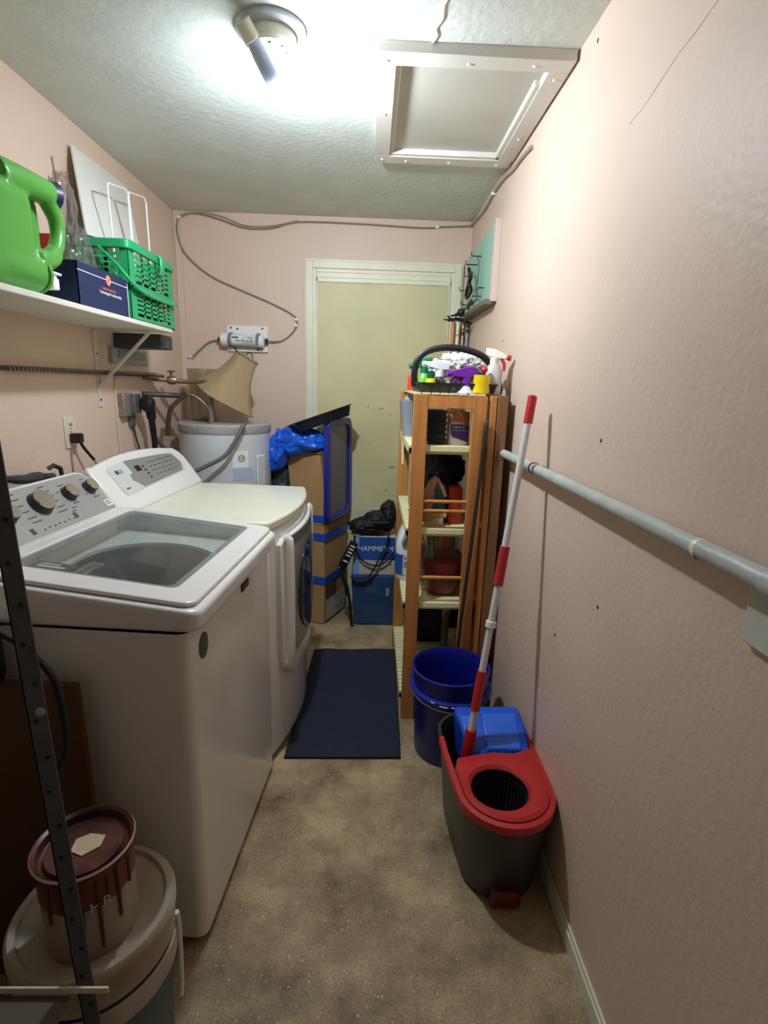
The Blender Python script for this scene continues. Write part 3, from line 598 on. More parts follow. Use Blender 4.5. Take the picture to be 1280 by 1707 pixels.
# navy carton
C = MB()
bw = lambda a, b_: C.box(a, b_)
X0, X1, Y0, Y1, Z0, Z1 = -1.06, -.912, 1.768, 2.112, ST, 1.812
C.box((X0, Y0, Z0), (X1, Y1, Z0 + .003)).box((X0, Y0, Z0), (X0 + .003, Y1, Z1)).box((X1 - .003, Y0, Z0), (X1, Y1, Z1)).box((X0, Y0, Z0), (X1, Y0 + .003, Z1)).box((X0, Y1 - .003, Z0), (X1, Y1, Z1))
nb = tag(C.build('navy_carton', mat('navy printed card', (24, 40, 82), .55, var=.06)), 'open navy blue cardboard box on the wall shelf', 'box')
MB().box((X1, Y0, 1.786), (X1 + .0008, Y1, 1.7885)).box((X1, Y1 - .004, ST), (X1 + .0009, Y1, 1.812)).build('white_line', WHITEP, nb)
MB().lathe([(0, 0), (.017, 0), (.017, .0012), (0, .0012)], (X1, 1.965, 1.787), (1, 0, 0), 24).build('round_logo', mat('coral logo', (226, 110, 92), .5), nb)
MB().lathe([(.009, .0013), (.011, .0013), (.011, .0018), (.009, .0018)], (X1, 1.965, 1.787), (1, 0, 0), 20, close=True).build('logo_ring', WHITEP, nb)
text('printed_line', 'Sophisticated style', .0135, (X1 + .001, 1.965, 1.757), (0, 1, 0), (0, 0, 1), MATS['coral logo'], nb)
text('printed_line', 'Technology & Craftsmanship', .0135, (X1 + .001, 1.975, 1.743), (0, 1, 0), (0, 0, 1), WHITEP, nb)
# clear plastic bag sticking up out of the box
CL = glass('clear crumpled plastic', (225, 222, 218), .12, .05)
o = MB().blob((-1.02, 1.99, 1.84), (.05, .07, .12), .22, 2.6, 5, 3).blob((-1.03, 1.95, 2.0), (.035, .045, .11), .25, 3, 5, 5).build('plastic_bag', CL)
MB().tube([(-1.03, 1.925, 2.06), (-1.04, 1.93, 2.145)], .004, 6).tube([(-1.03, 1.98, 2.06), (-1.04, 2.01, 2.13)], .004, 6).build('bag_handles', mat('gold clip', (186, 158, 120), .3, metal=.5), o)
tag(o, 'crumpled clear plastic bag poking up from the navy box', 'bag')
o = box('red_packet', (-1.035, 1.80, ST + .004), (-1.0, 1.86, 1.89), mat('orange red card', (222, 70, 34), .5)); tag(o, 'orange red packet behind the green jug', 'packet')
o = MB().blob((-.98, 2.05, 1.80), (.05, .03, .022), .2, 2, 3, 2).build('crumpled_paper', mat('tan paper', (176, 130, 100), .8)); tag(o, 'tan crumpled paper inside navy box', 'paper')
# green slotted basket
BK = empty('shopping_basket', (-1.02, 2.35, ST), 'green slotted plastic basket with a folded handle on shelf', 'basket')
bx0, bx1, by0, by1, bz0, bz1 = -1.125, -.905, 2.125, 2.56, ST, 1.945
def slotted(mb, P, U, V, nu, nv, wu, wv, th, gaps_u, gaps_v, bu, bv):
    """panel spanned by U,V from P with nu x nv slots"""
    P, U, V = Vector(P), Vector(U), Vector(V); Nn = U.cross(V).normalized() * th; lu, lv = U.length, V.length; u, v = U.normalized(), V.normalized()
    us = [(bu + (lu - 2 * bu) * k / nu) for k in range(nu + 1)]; vs = [(bv + (lv - 2 * bv) * k / nv) for k in range(nv + 1)]
    def b_(a0, a1, c0_, c1_): mb.obox(P + u * (a0 + a1) / 2 + v * (c0_ + c1_) / 2 + Nn / 2, u * (a1 - a0) / 2, v * (c1_ - c0_) / 2, Nn / 2)
    b_(0, bu, 0, lv); b_(lu - bu, lu, 0, lv); b_(bu, lu - bu, 0, bv); b_(bu, lu - bu, lv - bv, lv)
    for k in range(1, nu): b_(us[k] - gaps_u / 2, us[k] + gaps_u / 2, bv, lv - bv)
    for k in range(1, nv): b_(bu, lu - bu, vs[k] - gaps_v / 2, vs[k] + gaps_v / 2)
    return mb
bb = MB()
slotted(bb, (bx1 - .003, by0, bz0), (0, by1 - by0, 0), (0, 0, .115), 5, 5, 0, 0, .003, .014, .011, .05, .016)
slotted(bb, (bx1 - .003, by0, bz0 + .115), (0, by1 - by0, 0), (0, 0, .15), 5, 6, 0, 0, .003, .014, .011, .05, .018)
slotted(bb, (bx0 + .003, by0, bz0), (0, by1 - by0, 0), (0, 0, .265), 5, 12, 0, 0, -.003, .014, .011, .05, .02)
slotted(bb, (bx0, by0, bz0), (bx1 - bx0, 0, 0), (0, 0, .265), 3, 12, 0, 0, -.003, .014, .011, .03, .02)
slotted(bb, (bx0, by1, bz0), (bx1 - bx0, 0, 0), (0, 0, .265), 3, 12, 0, 0, .003, .014, .011, .03, .02)
bb.box((bx0, by0, bz0), (bx1, by1, bz0 + .004))
bb.build('basket_body', GREENB, BK)
ro = rrect(bx0 - .012, by0 - .014, bx1 + .012, by1 + .014, .03); ri = rrect(bx0 + .002, by0 + .002, bx1 - .002, by1 - .002, .02)
MB().ringprism(ro, ri, 1.925, 1.957).build('rim', GREENB, BK, bev=.004)
MB().tube([(bx1 + .014, by0 + .27, 1.955), (bx1 + .02, by0 + .27, 1.945), (bx1 + .02, by0 + .27, 1.90), (bx1 + .012, by0 + .27, 1.885)], .018, 8, flat=.5).build('handle_hinge', GREENB, BK)
MB().tube([(-1.0, by0 - .022, 1.925), (-.93, by0 - .03, 1.86), (-.888, by0 + .0, 1.80), (-.888, by0 + .1, 1.787), (-.888, by0 + .3, 1.782), (-.888, by1 - .01, 1.79)], .009, 8, smooth_path=4, flat=.6).build('folded_handle', GREENB, BK)
o = MB().box((bx1 - .003, by0 + .006, bz0 + .108), (bx1 + .006, by1 - .006, bz0 + .122)).build('waist_ridge', GREENB, BK, bev=.002)
world_children(BK)
o = MB().blob((-1.01, 2.38, 1.77), (.09, .15, .08), .25, 2, 4, 9).build('cloth_bundle', mat('dark cloth', (44, 50, 48), .9)); tag(o, 'dark cloth bundle inside the green basket', 'cloth')
# white board leaning on the wall, bottom edge on the basket
b4 = [Vector(p) for p in [(-1.055, 2.145, 1.972), (-1.055, 2.605, 2.02), (-1.155, 2.765, 2.325), (-1.15, 2.28, 2.312)]]
nn = (b4[1] - b4[0]).cross(b4[3] - b4[0]).normalized() * .008
o = MB().loft([b4, [p - nn if (b4[0] - nn).x < b4[0].x else p + nn for p in b4]]).build('white_board', mat('white laminate', (222, 222, 214), .4), smooth=False, bev=.001); tag(o, 'plain white rectangular board leaning on wall behind the basket', 'board')
WS = empty('wire_bookend', (-1.02, 2.4, 1.95), 'white bent wire rack standing up out of the green basket', 'wire rack')
for y, z, k in [(2.247, 2.178, 0), (2.43, 2.205, 1)]:
    MB().tube([(-1.01, y + .01, 1.76), (-1.015, y, z - .02), (-1.015, y + .006, z), (-1.015, y + .03, z + .004), (-1.015, y + .16, z + .028), (-1.015, y + .178, z + .01), (-1.01, y + .17, 1.78)], .004, 8).build('wire_loop', WHITEP, WS)
MB().tube([(-1.01, 2.25, 1.78), (-1.01, 2.61, 1.79)], .004, 8).build('bottom_wire', WHITEP, WS)
world_children(WS)

# ================================================================== cartons behind the dryer
fd = Vector((-.215, .075, 0)).normalized(); sd = Vector((.125, .285, 0)).normalized()   # front runs left, side runs back
P0 = Vector((-.268, 3.045, 0))
def carton(name, z0, z1, wl, dl, label, off=0, dent=0):
    q = P0 + Vector((off, 0, 0)); c = [q, q + fd * wl, q + fd * wl + sd * dl, q + sd * dl]
    m = MB().loft([[(p.x, p.y, z0) for p in c], [(p.x + (.006 if k in (0, 3) else 0), p.y, (z0 + z1) / 2) for k, p in enumerate(c)], [(p.x - dent, p.y, z1) for p in c]])
    return tag(m.build(name, CARD, None, smooth=False, bev=.004), label, 'box'), q
cb, q = carton('cardboard_box', .004, .635, .22, .30, 'lower tall cardboard box with two blue tape bands')
cb['group'] = 'stacked cardboard boxes'
def band(par, q, z0, z1, wl, dl, sl=0, m=TAPE, nm='tape_band'):
    e = .0015
    a = q + fd * wl - sd.cross(Vector((0, 0, 1))) * 0
    fn = Vector((fd.y, -fd.x, 0)) * -1; fn = fn if fn.y < 0 else -fn
    sn = Vector((sd.y, -sd.x, 0)); sn = sn if sn.x > 0 else -sn
    k = q + fn * .004 + sn * .010
    L0 = q + fd * wl + fn * .004; R0 = q + sd * dl + sn * .010
    pts = [L0, k, R0]
    o = MB()
    o.loft([[(p.x, p.y, z0 + s) for p, s in zip(pts, (-.0, 0, sl))], [(p.x, p.y, z1 + s) for p, s in zip(pts, (0, 0, sl))]], False, False, closed=False)
    ob = o.build(nm, m, par, smooth=False); so = ob.modifiers.new('solid', 'SOLIDIFY'); so.thickness = .0012; return ob
band(cb, q, .545, .59, .22, .29); band(cb, q, .27, .315, .22, .29)
lp = MB(); sn = Vector((sd.y, -sd.x, 0)); sn = sn if sn.x > 0 else -sn
def sidequad(a, b_, z0, z1, off): return [(q + sd * a + sn * off) + Vector((0, 0, z0)), (q + sd * b_ + sn * off) + Vector((0, 0, z0)), (q + sd * b_ + sn * off) + Vector((0, 0, z1)), (q + sd * a + sn * off) + Vector((0, 0, z1))]
MB().loft([sidequad(.01, .28, .02, .16, .0085), sidequad(.01, .28, .02, .16, .0095)]).build('shipping_label', mat('white paper label', (206, 200, 188), .7, rgb2=(150, 140, 128), vs=25), cb, smooth=False)
MB().loft([sidequad(.01, .15, .16, .25, .0085), sidequad(.01, .15, .16, .25, .0095)]).build('dark_print', mat('brown print', (92, 66, 52), .7), cb, smooth=False)
cb2, q = carton('cardboard_box', .637, 1.062, .215, .28, 'upper tall cardboard box standing behind the dryer', -.004, .018)
cb2['group'] = 'stacked cardboard boxes'
band(cb2, q, .66, .70, .215, .27)
MB().loft([[(p.x, p.y, z) for p, z in ((q + fd * .215, 1.063), (q, 1.062), (q + Vector((.0, -.012, 0)), 1.072), (q + fd * .11 + Vector((0, -.02, 0)), 1.066), (q + fd * .215 + Vector((0, -.012, 0)), 1.07))], [(p.x, p.y, z) for p, z in ((q + fd * .215, 1.067), (q, 1.066), (q + Vector((.0, -.012, 0)), 1.076), (q + fd * .11 + Vector((0, -.02, 0)), 1.070), (q + fd * .215 + Vector((0, -.012, 0)), 1.074))]]).build('torn_flap', CARDD, cb2, smooth=False)
# blue tote lid leaning on the cartons' side
TL_ = empty('tote_lid', (-.2, 3.2, .65), 'translucent blue storage tote lid standing against the cardboard boxes', 'lid')
lu = Vector((.125, .33, 0)).normalized(); ln = Vector((lu.y, -lu.x, 0)); l0 = Vector((-.268, 3.03, .655))
def lidpts(u0, u1, v0, v1, r, off):
    return [l0 + lu * a + Vector((0, 0, b_)) + ln * off + Vector((-.0, 0, 0)) for a, b_ in rrect(u0, v0, u1, v1, r, 6)]
BLT = mat('blue tote plastic', (34, 40, 140), .3)
o_, i_ = (lidpts(0, .34, 0, .61, .05, 0), lidpts(0, .34, 0, .61, .05, .03)), (lidpts(.035, .305, .04, .57, .04, 0), lidpts(.035, .305, .04, .57, .04, .03))
m = MB(); R_ = [[m.bm.verts.new(p) for p in L] for L in (o_[0], o_[1], i_[1], i_[0])]
for a, b_ in zip(R_, R_[1:] + R_[:1]):
    for k in range(len(a)): m.bm.faces.new((a[k], a[(k + 1) % len(a)], b_[(k + 1) % len(a)], b_[k]))
m.build('lid_rim', BLT, TL_, bev=.004)
MB().loft([lidpts(.033, .307, .038, .572, .04, .010), lidpts(.033, .307, .038, .572, .04, .018)]).build('lid_centre', mat('smoky tote plastic', (96, 94, 112), .3), TL_)
world_children(TL_)
# tray on top
tr = MB(); tc_ = Vector((-.30, 3.12, 1.262)); tu = Vector((.163, .06, .058)).normalized(); tv = Vector((-.12, .33, -.055)).normalized(); tw = tu.cross(tv).normalized()
def trp(a, b_, h): return tc_ + tu * a + tv * b_ + tw * h
def trr(u, v, r, h): return [trp(a, b_, h) for a, b_ in rrect(-u, -v, u, v, r, 5)]
tr.loft([trr(.15, .11, .03, -.035), trr(.17, .13, .03, .02), trr(.178, .138, .03, .02), trr(.178, .138, .03, .024), trr(.165, .125, .03, .024), trr(.146, .106, .03, -.03)])
tag(tr.build('plastic_tray', mat('dark navy tray', (18, 24, 38), .3)), 'dark shallow plastic tray tilted on top of blue bag', 'tray')
BG = mat('blue bag film', (18, 92, 214), .25, var=.12, vs=9)
o = MB().blob((-.40, 3.10, 1.135), (.15, .10, .08), .25, 1.8, 5, 4).blob((-.53, 3.10, 1.07), (.07, .07, .12), .25, 2.0, 5, 6).xform(lambda v: (v.x - max(0, 1.08 - v.z) * .35, v.y, v.z)).build('blue_bag', BG)
tag(o, 'crumpled bright blue plastic bag stuffed on the cardboard boxes', 'bag')
o = MB().blob((-.54, 3.2, .86), (.075, .08, .14), .2, 2.5, 4, 8, True).blob((-.52, 3.18, .55), (.07, .09, .22), .15, 2, 4, 2).box((-.59, 3.1, 0.002), (-.5, 3.3, .4)).build('dark_bag', mat('dark grey bag', (52, 56, 66), .5, var=.15, vs=12)); tag(o, 'dark grey bag wedged between heater and cardboard boxes', 'bag')

# ================================================================== bins by the door
bn_ = empty('storage_bin', (.035, 3.15, 0), 'dark blue box on the floor in front of the door', 'box')
MB().loft([[(-.08, 3.05, .003), (.165, 3.05, .003), (.165, 3.3, .003), (-.08, 3.3, .003)], [(-.10, 3.045, .332), (.17, 3.045, .332), (.17, 3.3, .332), (-.10, 3.3, .332)]]).build('bin_body', mat('deep blue plastic', (44, 72, 112), .4, var=.12, vs=9), bn_, smooth=False, bev=.01)
MB().box((.115, 3.042, .2), (.135, 3.0465, .25)).build('small_label', mat('faded label', (150, 152, 140), .6), bn_)
MB().box((-.01, 3.0455, .22), (.06, 3.047, .26)).build('faint_print', mat('faint blue print', (56, 84, 128), .5), bn_)
world_children(bn_)
PB = empty('paper_box', (.04, 3.15, .335), 'blue and white carton with lettering, standing on dark blue box', 'box')
MB().box((-.09, 3.055, .334), (.165, 3.29, .575)).build('carton', mat('white carton board', (196, 190, 180), .6, var=.05), PB, smooth=False, bev=.002)
MB().box((-.0905, 3.0535, .43), (.1655, 3.055, .573)).build('blue_band', mat('mid blue print', (30, 84, 158), .5), PB)
MB().box((-.091, 3.0532, .335), (-.055, 3.0542, .573)).build('pale_blue_corner', mat('sky blue print', (120, 172, 222), .5), PB)
text('carton_lettering', 'HAMMERM', .045, (.045, 3.0532, .50), (1, 0, 0), (0, 0, 1), WHITEP, PB)
text('carton_lettering', 'H', .022, (.0, 3.0545, .39), (1, 0, 0), (0, 0, 1), PRINT, PB); text('carton_lettering', 'A', .022, (.14, 3.0545, .40), (1, 0, 0), (0, 0, 1), PRINT, PB)
world_children(PB)
BB = empty('black_shoulder_bag', (.05, 3.12, .58), 'slumped black bag with straps lying on the lettered carton', 'bag')
BKF = mat('black nylon', (20, 20, 22), .6, var=.2, vs=15)
b1 = MB().blob((.01, 3.13, .628), (.135, .085, .05), .18, 2, 5, 11).blob((.06, 3.13, .66), (.095, .08, .065), .15, 2, 5, 13).blob((.12, 3.13, .69), (.05, .075, .10), .12, 2, 5, 12)
b1.build('bag_body', BKF, BB)
MB().tube([(-.10, 3.03, .60), (-.03, 3.02, .66), (.04, 3.02, .672), (.12, 3.03, .67)], .008, 8, smooth_path=4).build('piping', BLACKR, BB)
MB().blob((.11, 3.12, .745), (.04, .045, .035), .1, 2, 4, 14).build('rolled_top', BKF, BB)
MB().tube([(-.085, 3.04, .59), (-.075, 3.03, .50), (-.03, 3.03, .43), (.05, 3.03, .40), (.11, 3.03, .43), (.155, 3.03, .49)], .005, 8, smooth_path=5).build('cord', BLACKR, BB)
MB().tube([(.12, 3.03, .60), (.11, 3.025, .53), (.07, 3.02, .46), (.045, 3.015, .40), (.0, 3.015, .33), (-.06, 3.02, .31), (-.1, 3.02, .33)], .011, 8, smooth_path=5, flat=.5).build('strap', BKF, BB)
world_children(BB)
PSP = empty('power_strip', (-.1, 3.02, .5), 'black power strip with white markings hanging beside the cartons', 'power strip')
pu = Vector((.42, 0, .9)).normalized(); pr = Vector((.9, 0, -.42)); pc = Vector((-.118, 3.015, .475))
MB().obox(pc, pr * .025, Vector((0, .015, 0)), pu * .085, .005).build('strip_body', BLACK, PSP)
mm = MB()
for k in (-.5, -.05, .2, .45, .7): mm.obox(pc + pu * .085 * k + Vector((.002, -.0158, 0)), pr * .015, Vector((0, .0008, 0)), pu * .004)
mm.build('white_markings', WHITEP, PSP)
MB().tube([pc - pu * .08, pc - pu * .11 + Vector((.01, 0, -.03)), Vector((-.13, 3.01, .3)), Vector((-.11, 3.01, .2)), Vector((-.095, 3.015, .06)), Vector((-.09, 3.02, .01))], .009, 8, smooth_path=4).tube([Vector((-.16, 3.01, .36)), Vector((-.13, 3.0, .28)), Vector((-.12, 3.0, .22))], .011, 8).build('cord', BLACKR, PSP)
world_children(PSP)
o = MB().loft([[(-.13, 3.36, .0), (.01, 3.36, .0), (.0, 3.36, .62), (-.107, 3.368, .99)], [(-.13, 3.375, .0), (.01, 3.375, .0), (.0, 3.375, .62), (-.107, 3.375, .99)]]).build('foam_offcut', mat('pale board', (206, 200, 164), .7), smooth=False); tag(o, 'pale triangular board offcut leaning against the door', 'board')
o = MB().box((-.03, 3.31, .0), (.13, 3.35, .69)).build('plaster_slab', mat('chalky slab', (200, 186, 160), .8, var=.12, vs=20), bev=.003); tag(o, 'chalky slab standing behind black bag by the door', 'slab')
# two handles leaning in the corner right of the door
for k, (x, m_, lb) in enumerate([(.478, WOODD, 'brown wooden broom handle leaning beside door casing'), (.505, TRIMC, 'cream broom handle leaning right of the brown one'), (.533, COPPER, 'tan metal pole leaning in the back right corner'), (.556, STEEL, 'grey pole nearest the right wall in back corner')]):
    yy = 3.30 - .02 * k
    o = MB().tube([(x - .02, yy - .03, 0.0), (x - .012, yy, 1.2), (x, yy + .03, 1.84 - .01 * k)], .0115, 10).lathe([(0, 0), (.0125, .0), (.011, .012), (0, .018)], (x, yy + .03, 1.84 - .01 * k), n=10).build('broom_handle', m_); tag(o, lb, 'handle')

# ================================================================== right wall: pipe, board, plate
P_ = empty('conduit_pipe', (XR - .04, 1.2, 1.22), 'grey painted pipe running along right wall at waist height', 'pipe')
MB().tube([(.535, .35, 1.232), (.535, 2.30, 1.212)], .0165, 16).build('pipe', PIPEG, P_)
MB().lathe([(.0165, -.02), (.0215, -.02), (.0225, 0), (.0215, .02), (.0165, .02)], (.535, .625, 1.229), (0, 1, 0), 16).build('coupling', PIPEG, P_)
MB().lathe([(.0165, -.006), (.019, -.006), (.019, .006), (.0165, .006)], (.535, 1.70, 1.218), (0, 1, 0), 16).box((.535, 1.692, 1.21), (XR, 1.708, 1.225)).build('pole_shadow_ring', RUST, P_)  # added dark ring, drawn where the mop pole's shadow crosses the pipe
MB().lathe([(.0166, -.008), (.0170, 0), (.0166, .008)], (.535, .80, 1.227), (0, 1, .25), 16).build('paint_fleck', TRIMC, P_)
for y in (.5, 2.2): MB().box((.53, y - .01, 1.2), (XR, y + .01, 1.21)).build('standoff', STEEL, P_)
world_children(P_)
o = MB().prism([(0, 0), (1, 0), (1, 1), (0, 1)], 0, 1).xform(lambda v: (XR - .012 * v.z, .60 + .11 * v.x, 1.115 + .1 * v.y)).build('switch_plate', mat('pale switch plastic', (200, 204, 190), .4), bev=.003); tag(o, 'pale plastic switch plate at right edge under the pipe', 'switch plate')
wm = MB()
for y, z in [(1.62, 2.36), (1.3, 1.35), (1.45, .75), (2.42, 1.67), (1.2, .95)]: wm.lathe([(0, -.0015), (.005, -.001), (.006, 0)], (XR, y, z), (1, 0, 0), 8)
struct(wm.build('trim_6', RUST), 'small nail holes in the right wall')
struct(MB().box((XR - .03, 3.37, 0), (XR, YB, 2.0)).build('trim_7', PINK, bev=.004), 'boxed corner beside door')
struct(MB().tube([(XR - .0003, 1.36, 2.06), (XR, 1.30, 2.065), (XR - .0003, 1.24, 2.08), (XR, 1.17, 2.10), (XR - .0003, 1.12, 2.105), (XR, 1.05, 2.12)], .0006, 5).build('trim_8', mat('plaster crack', (160, 136, 122), .8)), 'hairline crack in right wall plaster')
# tool board
TB = empty('tool_board', (.55, 2.95, 2.0), 'teal painted tool board with hooks high on right wall', 'board')
MB().box((.545, 2.64, 1.875), (XR, 3.34, 2.20)).build('board', TEAL, TB, bev=.002)
MB().box((.540, 2.60, 1.86), (XR, 2.64, 2.21)).build('near_edge_strip', mat('pale pink edge', (206, 184, 172), .6), TB, bev=.002)
MB().box((.515, 2.62, 1.85), (XR, 3.34, 1.872)).build('bottom_ledge', mat('grey brown ledge', (110, 104, 92), .6), TB, bev=.002)
for k, (y, z, l, s) in enumerate([(2.92, 2.12, .05, 0), (3.02, 2.10, .06, 0), (3.12, 2.06, .05, .03), (3.2, 2.0, .06, 0), (2.86, 1.92, .04, -.02), (3.1, 1.91, .06, 0), (2.8, 1.95, .03, -.03)]):
    MB().tube([(.545, y, z), (.545 - l, y, z), (.545 - l - .004, y - .004, z + .018 + s)], .003, 6).build('hook', BLACK, TB)
world_children(TB)
def item(name, m_, pts_list, r, label, cat):
    mb = MB()
    for pts in pts_list: mb.tube(pts, r, 8, smooth_path=3)
    return tag(mb.build(name, m_), label, cat)
item('garden_shears', BLACK, [[(.50, 3.02, 2.08), (.50, 2.98, 2.05), (.50, 2.97, 2.02), (.50, 3.0, 2.0)], [(.50, 2.99, 2.0), (.50, 2.90, 1.955), (.50, 3.02, 1.935), (.50, 3.06, 1.955), (.50, 3.0, 2.0)], [(.50, 2.94, 2.05), (.50, 2.95, 2.02), (.50, 2.99, 1.995)]], .009, 'black handled shears hanging on the teal board', 'shears')
item('wire_coil', STEEL, [[(.515, 2.86, 2.10), (.52, 2.84, 2.06), (.52, 2.85, 2.0), (.52, 2.86, 1.96), (.52, 2.84, 1.90)], [(.52, 3.0, 1.92), (.52, 2.94, 1.90), (.52, 2.84, 1.905), (.52, 2.78, 1.885)]], .003, 'thin grey wire looped on the teal board', 'wire')
item('curved_scraper', DKGREY, [[(.50, 2.98, 1.875), (.50, 2.93, 1.895), (.50, 2.89, 1.90), (.50, 2.86, 1.885)]], .01, 'small dark curved tool lying on teal board ledge', 'tool')
hk = MB()
hk.tube([(.43, 3.10, 1.85), (.46, 3.11, 1.858), (.485, 3.11, 1.87), (.50, 3.11, 1.89)], [.005, .010, .022, .012], 8, smooth_path=3).tube([(.50, 3.11, 1.885), (.505, 3.11, 1.90)], .006, 8)
hk.tube([(.39, 3.10, 1.832), (.42, 3.10, 1.828), (.47, 3.11, 1.835), (.53, 3.12, 1.82), (.555, 3.12, 1.815)], [.004, .009, .010, .008, .005], 8, smooth_path=3).tube([(.41, 3.1, 1.85), (.43, 3.1, 1.835)], .005, 6).tube([(.44, 3.1, 1.82), (.46, 3.1, 1.845)], .006, 6).tube([(.50, 3.1, 1.812), (.52, 3.1, 1.84)], .005, 6)
tag(hk.build('iron_bird_hook', BLACK), 'black iron bird on a branch hook below the teal board', 'hook')

# ================================================================== wooden rack
RK = empty('wooden_rack', (.31, 2.45, 0), 'varnished wooden shelving rack with cream slatted shelves', 'rack')
for x, y, m_ in [(.165, 2.10, WOODD), (.398, 2.10, WOODD), (.15, 2.78, WOOD), (.398, 2.78, WOOD)]:
    MB().box((x, y, 0), (x + .056, y + .028, 1.436)).build('post', m_, RK, bev=.002)
MB().box((.221, 2.102, 1.385), (.398, 2.124, 1.434)).build('top_rail', WOODD, RK, bev=.002)
MB().box((.206, 2.784, 1.385), (.398, 2.806, 1.434)).build('top_rail', WOOD, RK, bev=.002)
for z in (1.008, .968, .677): MB().tube([(.215, 2.114, z), (.402, 2.114, z)], .0075, 10).build('dowel', WOOD, RK)
for z in (1.235, .89, .56, .125):
    sl = MB()
    for k in range(20): y = 2.13 + k * .034; sl.box((.155, y, z - .010), (.455, min(y + .027, 2.80), z))
    sl.box((.155, 2.128, z - .034), (.168, 2.80, z - .010)).box((.440, 2.128, z - .034), (.453, 2.80, z - .010)).box((.221, 2.115, z - .022), (.398, 2.128, z)).box((.155, 2.128, z - .034), (.453, 2.142, z - .010))
    sl.build('slatted_shelf', CREAM, RK, bev=.001)
sl = MB()
for k in range(8): sl.box((.165 + k * .036, 2.10, 1.437), (.193 + k * .036, 2.81, 1.444))
sl.build('top_shelf', CREAM, RK)
for y in (2.60,): MB().loft([[(.155, y, 1.2), (.155, y + .16, 1.2), (.155, y - .02, 1.09)], [(.163, y, 1.2), (.163, y + .16, 1.2), (.163, y - .02, 1.09)]]).build('shelf_brace', CREAM, RK, smooth=False)
world_children(RK)
WF = empty('folded_wood_frame', (.50, 2.2, 0), 'brown wooden frame standing between the rack and right wall', 'frame')
MB().box((.468, 2.10, 0), (.492, 2.45, 1.438)).build('inner_panel', WOODD, WF, bev=.002)
MB().box((.496, 2.10, 0), (.537, 2.45, 1.440)).build('outer_panel', mat('dark brown wood', (132, 92, 56), .5, var=.2, vs=5, stretch=(6, 6, .6)), WF, bev=.003)
world_children(WF)
ck = MB().tube([(.455, 2.085, 1.34), (.452, 2.084, 1.33), (.445, 2.082, 1.2), (.43, 2.08, .9), (.405, 2.08, .5), (.385, 2.08, .02)], [.008, .013, .011, .012, .011, .009], 10, smooth_path=3, flat=.7).build('dark_stick', mat('dark stick', (40, 32, 26), .5)); tag(ck, 'long dark tapered stick leaning on the front of the rack', 'stick')
# --- on shelf 1
def bottle(name, c, prof, m_, label, cat='bottle'): return tag(MB().lathe(prof, c, n=24).build(name, m_), label, cat)
def trigger(parent, c, d, m_, s=1., m2=None):     # spray head: body + nozzle + trigger; c = neck top, d = spray direction
    c = Vector(c); d = Vector(d).normalized(); u = Vector((0, 0, 1)); sdv = d.cross(u)
    a = MB().lathe([(0, 0), (.014 * s, 0), (.014 * s, .02 * s), (.011 * s, .022 * s), (0, .022 * s)], c, n=14)
    a.build('neck_collar', m_, parent)
    h = c + u * .034 * s
    MB().loft([[h - d * .03 * s + sdv * k * .011 * s + u * z * s for k, z in ((-1, -.012), (1, -.012), (1, .010), (-1, .010))], [h + sdv * k * .013 * s + u * z * s for k, z in ((-1, -.014), (1, -.014), (1, .016), (-1, .016))], [h + d * .045 * s + sdv * k * .008 * s + u * z * s for k, z in ((-1, -.002), (1, -.002), (1, .012), (-1, .012))]]).build('spray_head', m_, parent, bev=.003)
    MB().tube([h + d * .045 * s + u * .005 * s, h + d * .058 * s + u * .005 * s], .009 * s, 8).build('nozzle', m2 or m_, parent)
    MB().tube([h + d * .022 * s - u * .004, h + d * .035 * s - u * .02 * s, h + d * .036 * s - u * .042 * s], .005 * s, 8, smooth_path=3).build('trigger', m2 or m_, parent)
o = tag(MB().lathe([(0, 0), (.036, 0), (.038, .01), (.038, .13), (.03, .17), (.014, .20), (.014, .215), (0, .215)], (.192, 2.66, 1.2355), n=24).build('spray_bottle', mat('grey translucent bottle', (172, 176, 184), .35)), 'grey spray bottle with orange cap at the far shelf end', 'bottle')
MB().lathe([(0, .205), (.019, .205), (.019, .235), (0, .235)], (.192, 2.66, 1.2355), n=16).box((.175, 2.648, 1.47), (.21, 2.672, 1.52), .004).build('orange_cap', mat('orange red plastic', (232, 74, 34), .4), o)
o = tag(MB().lathe([(0, 0), (.032, 0), (.034, .02), (.05, .155), (.053, .16), (.053, .166), (.047, .166), (.03, .02), (0, .015)], (.182, 2.52, 1.2355), n=28).build('grey_cup', mat('grey tub plastic', (150, 156, 166), .4)), 'grey plastic tub on left end of the top slatted shelf', 'tub')
TY = []
for k in range(6):
    m_ = MB(); z = 1.2355 + k * .023
    m_.loft([[(x, y, z) for x, y in rrect(.232, 2.17, .305, 2.33, .008, 2)], [(x, y, z + .012) for x, y in rrect(.230, 2.168, .307, 2.332, .008, 2)], [(x, y, z + .016) for x, y in rrect(.226, 2.164, .311, 2.336, .008, 2)], [(x, y, z + .0225) for x, y in rrect(.226, 2.164, .311, 2.336, .008, 2)]])
    o = m_.build('black_tray', BLACK); tag(o, ['bottommost', 'second lowest', 'third lowest', 'third highest', 'second highest', 'topmost'][k] + ' black tray in the stack behind the rack frame', 'tray', 'stack of black trays'); TY.append(o)
o = MB().loft([[(.355 + (a - .355) * s, 2.2 + (b_ - 2.2) * s, z) for a, b_ in rrect(.318, 2.165, .402, 2.235, .02, 4)] for s, z in ((.96, 1.2355), (1, 1.245), (1, 1.30), (.98, 1.34), (.8, 1.37), (.4, 1.378))]).build('cleaner_bottle', mat('white cleaner bottle', (226, 222, 226), .3)); tag(o, 'white cleaner bottle with blue and purple label inside rack', 'bottle')
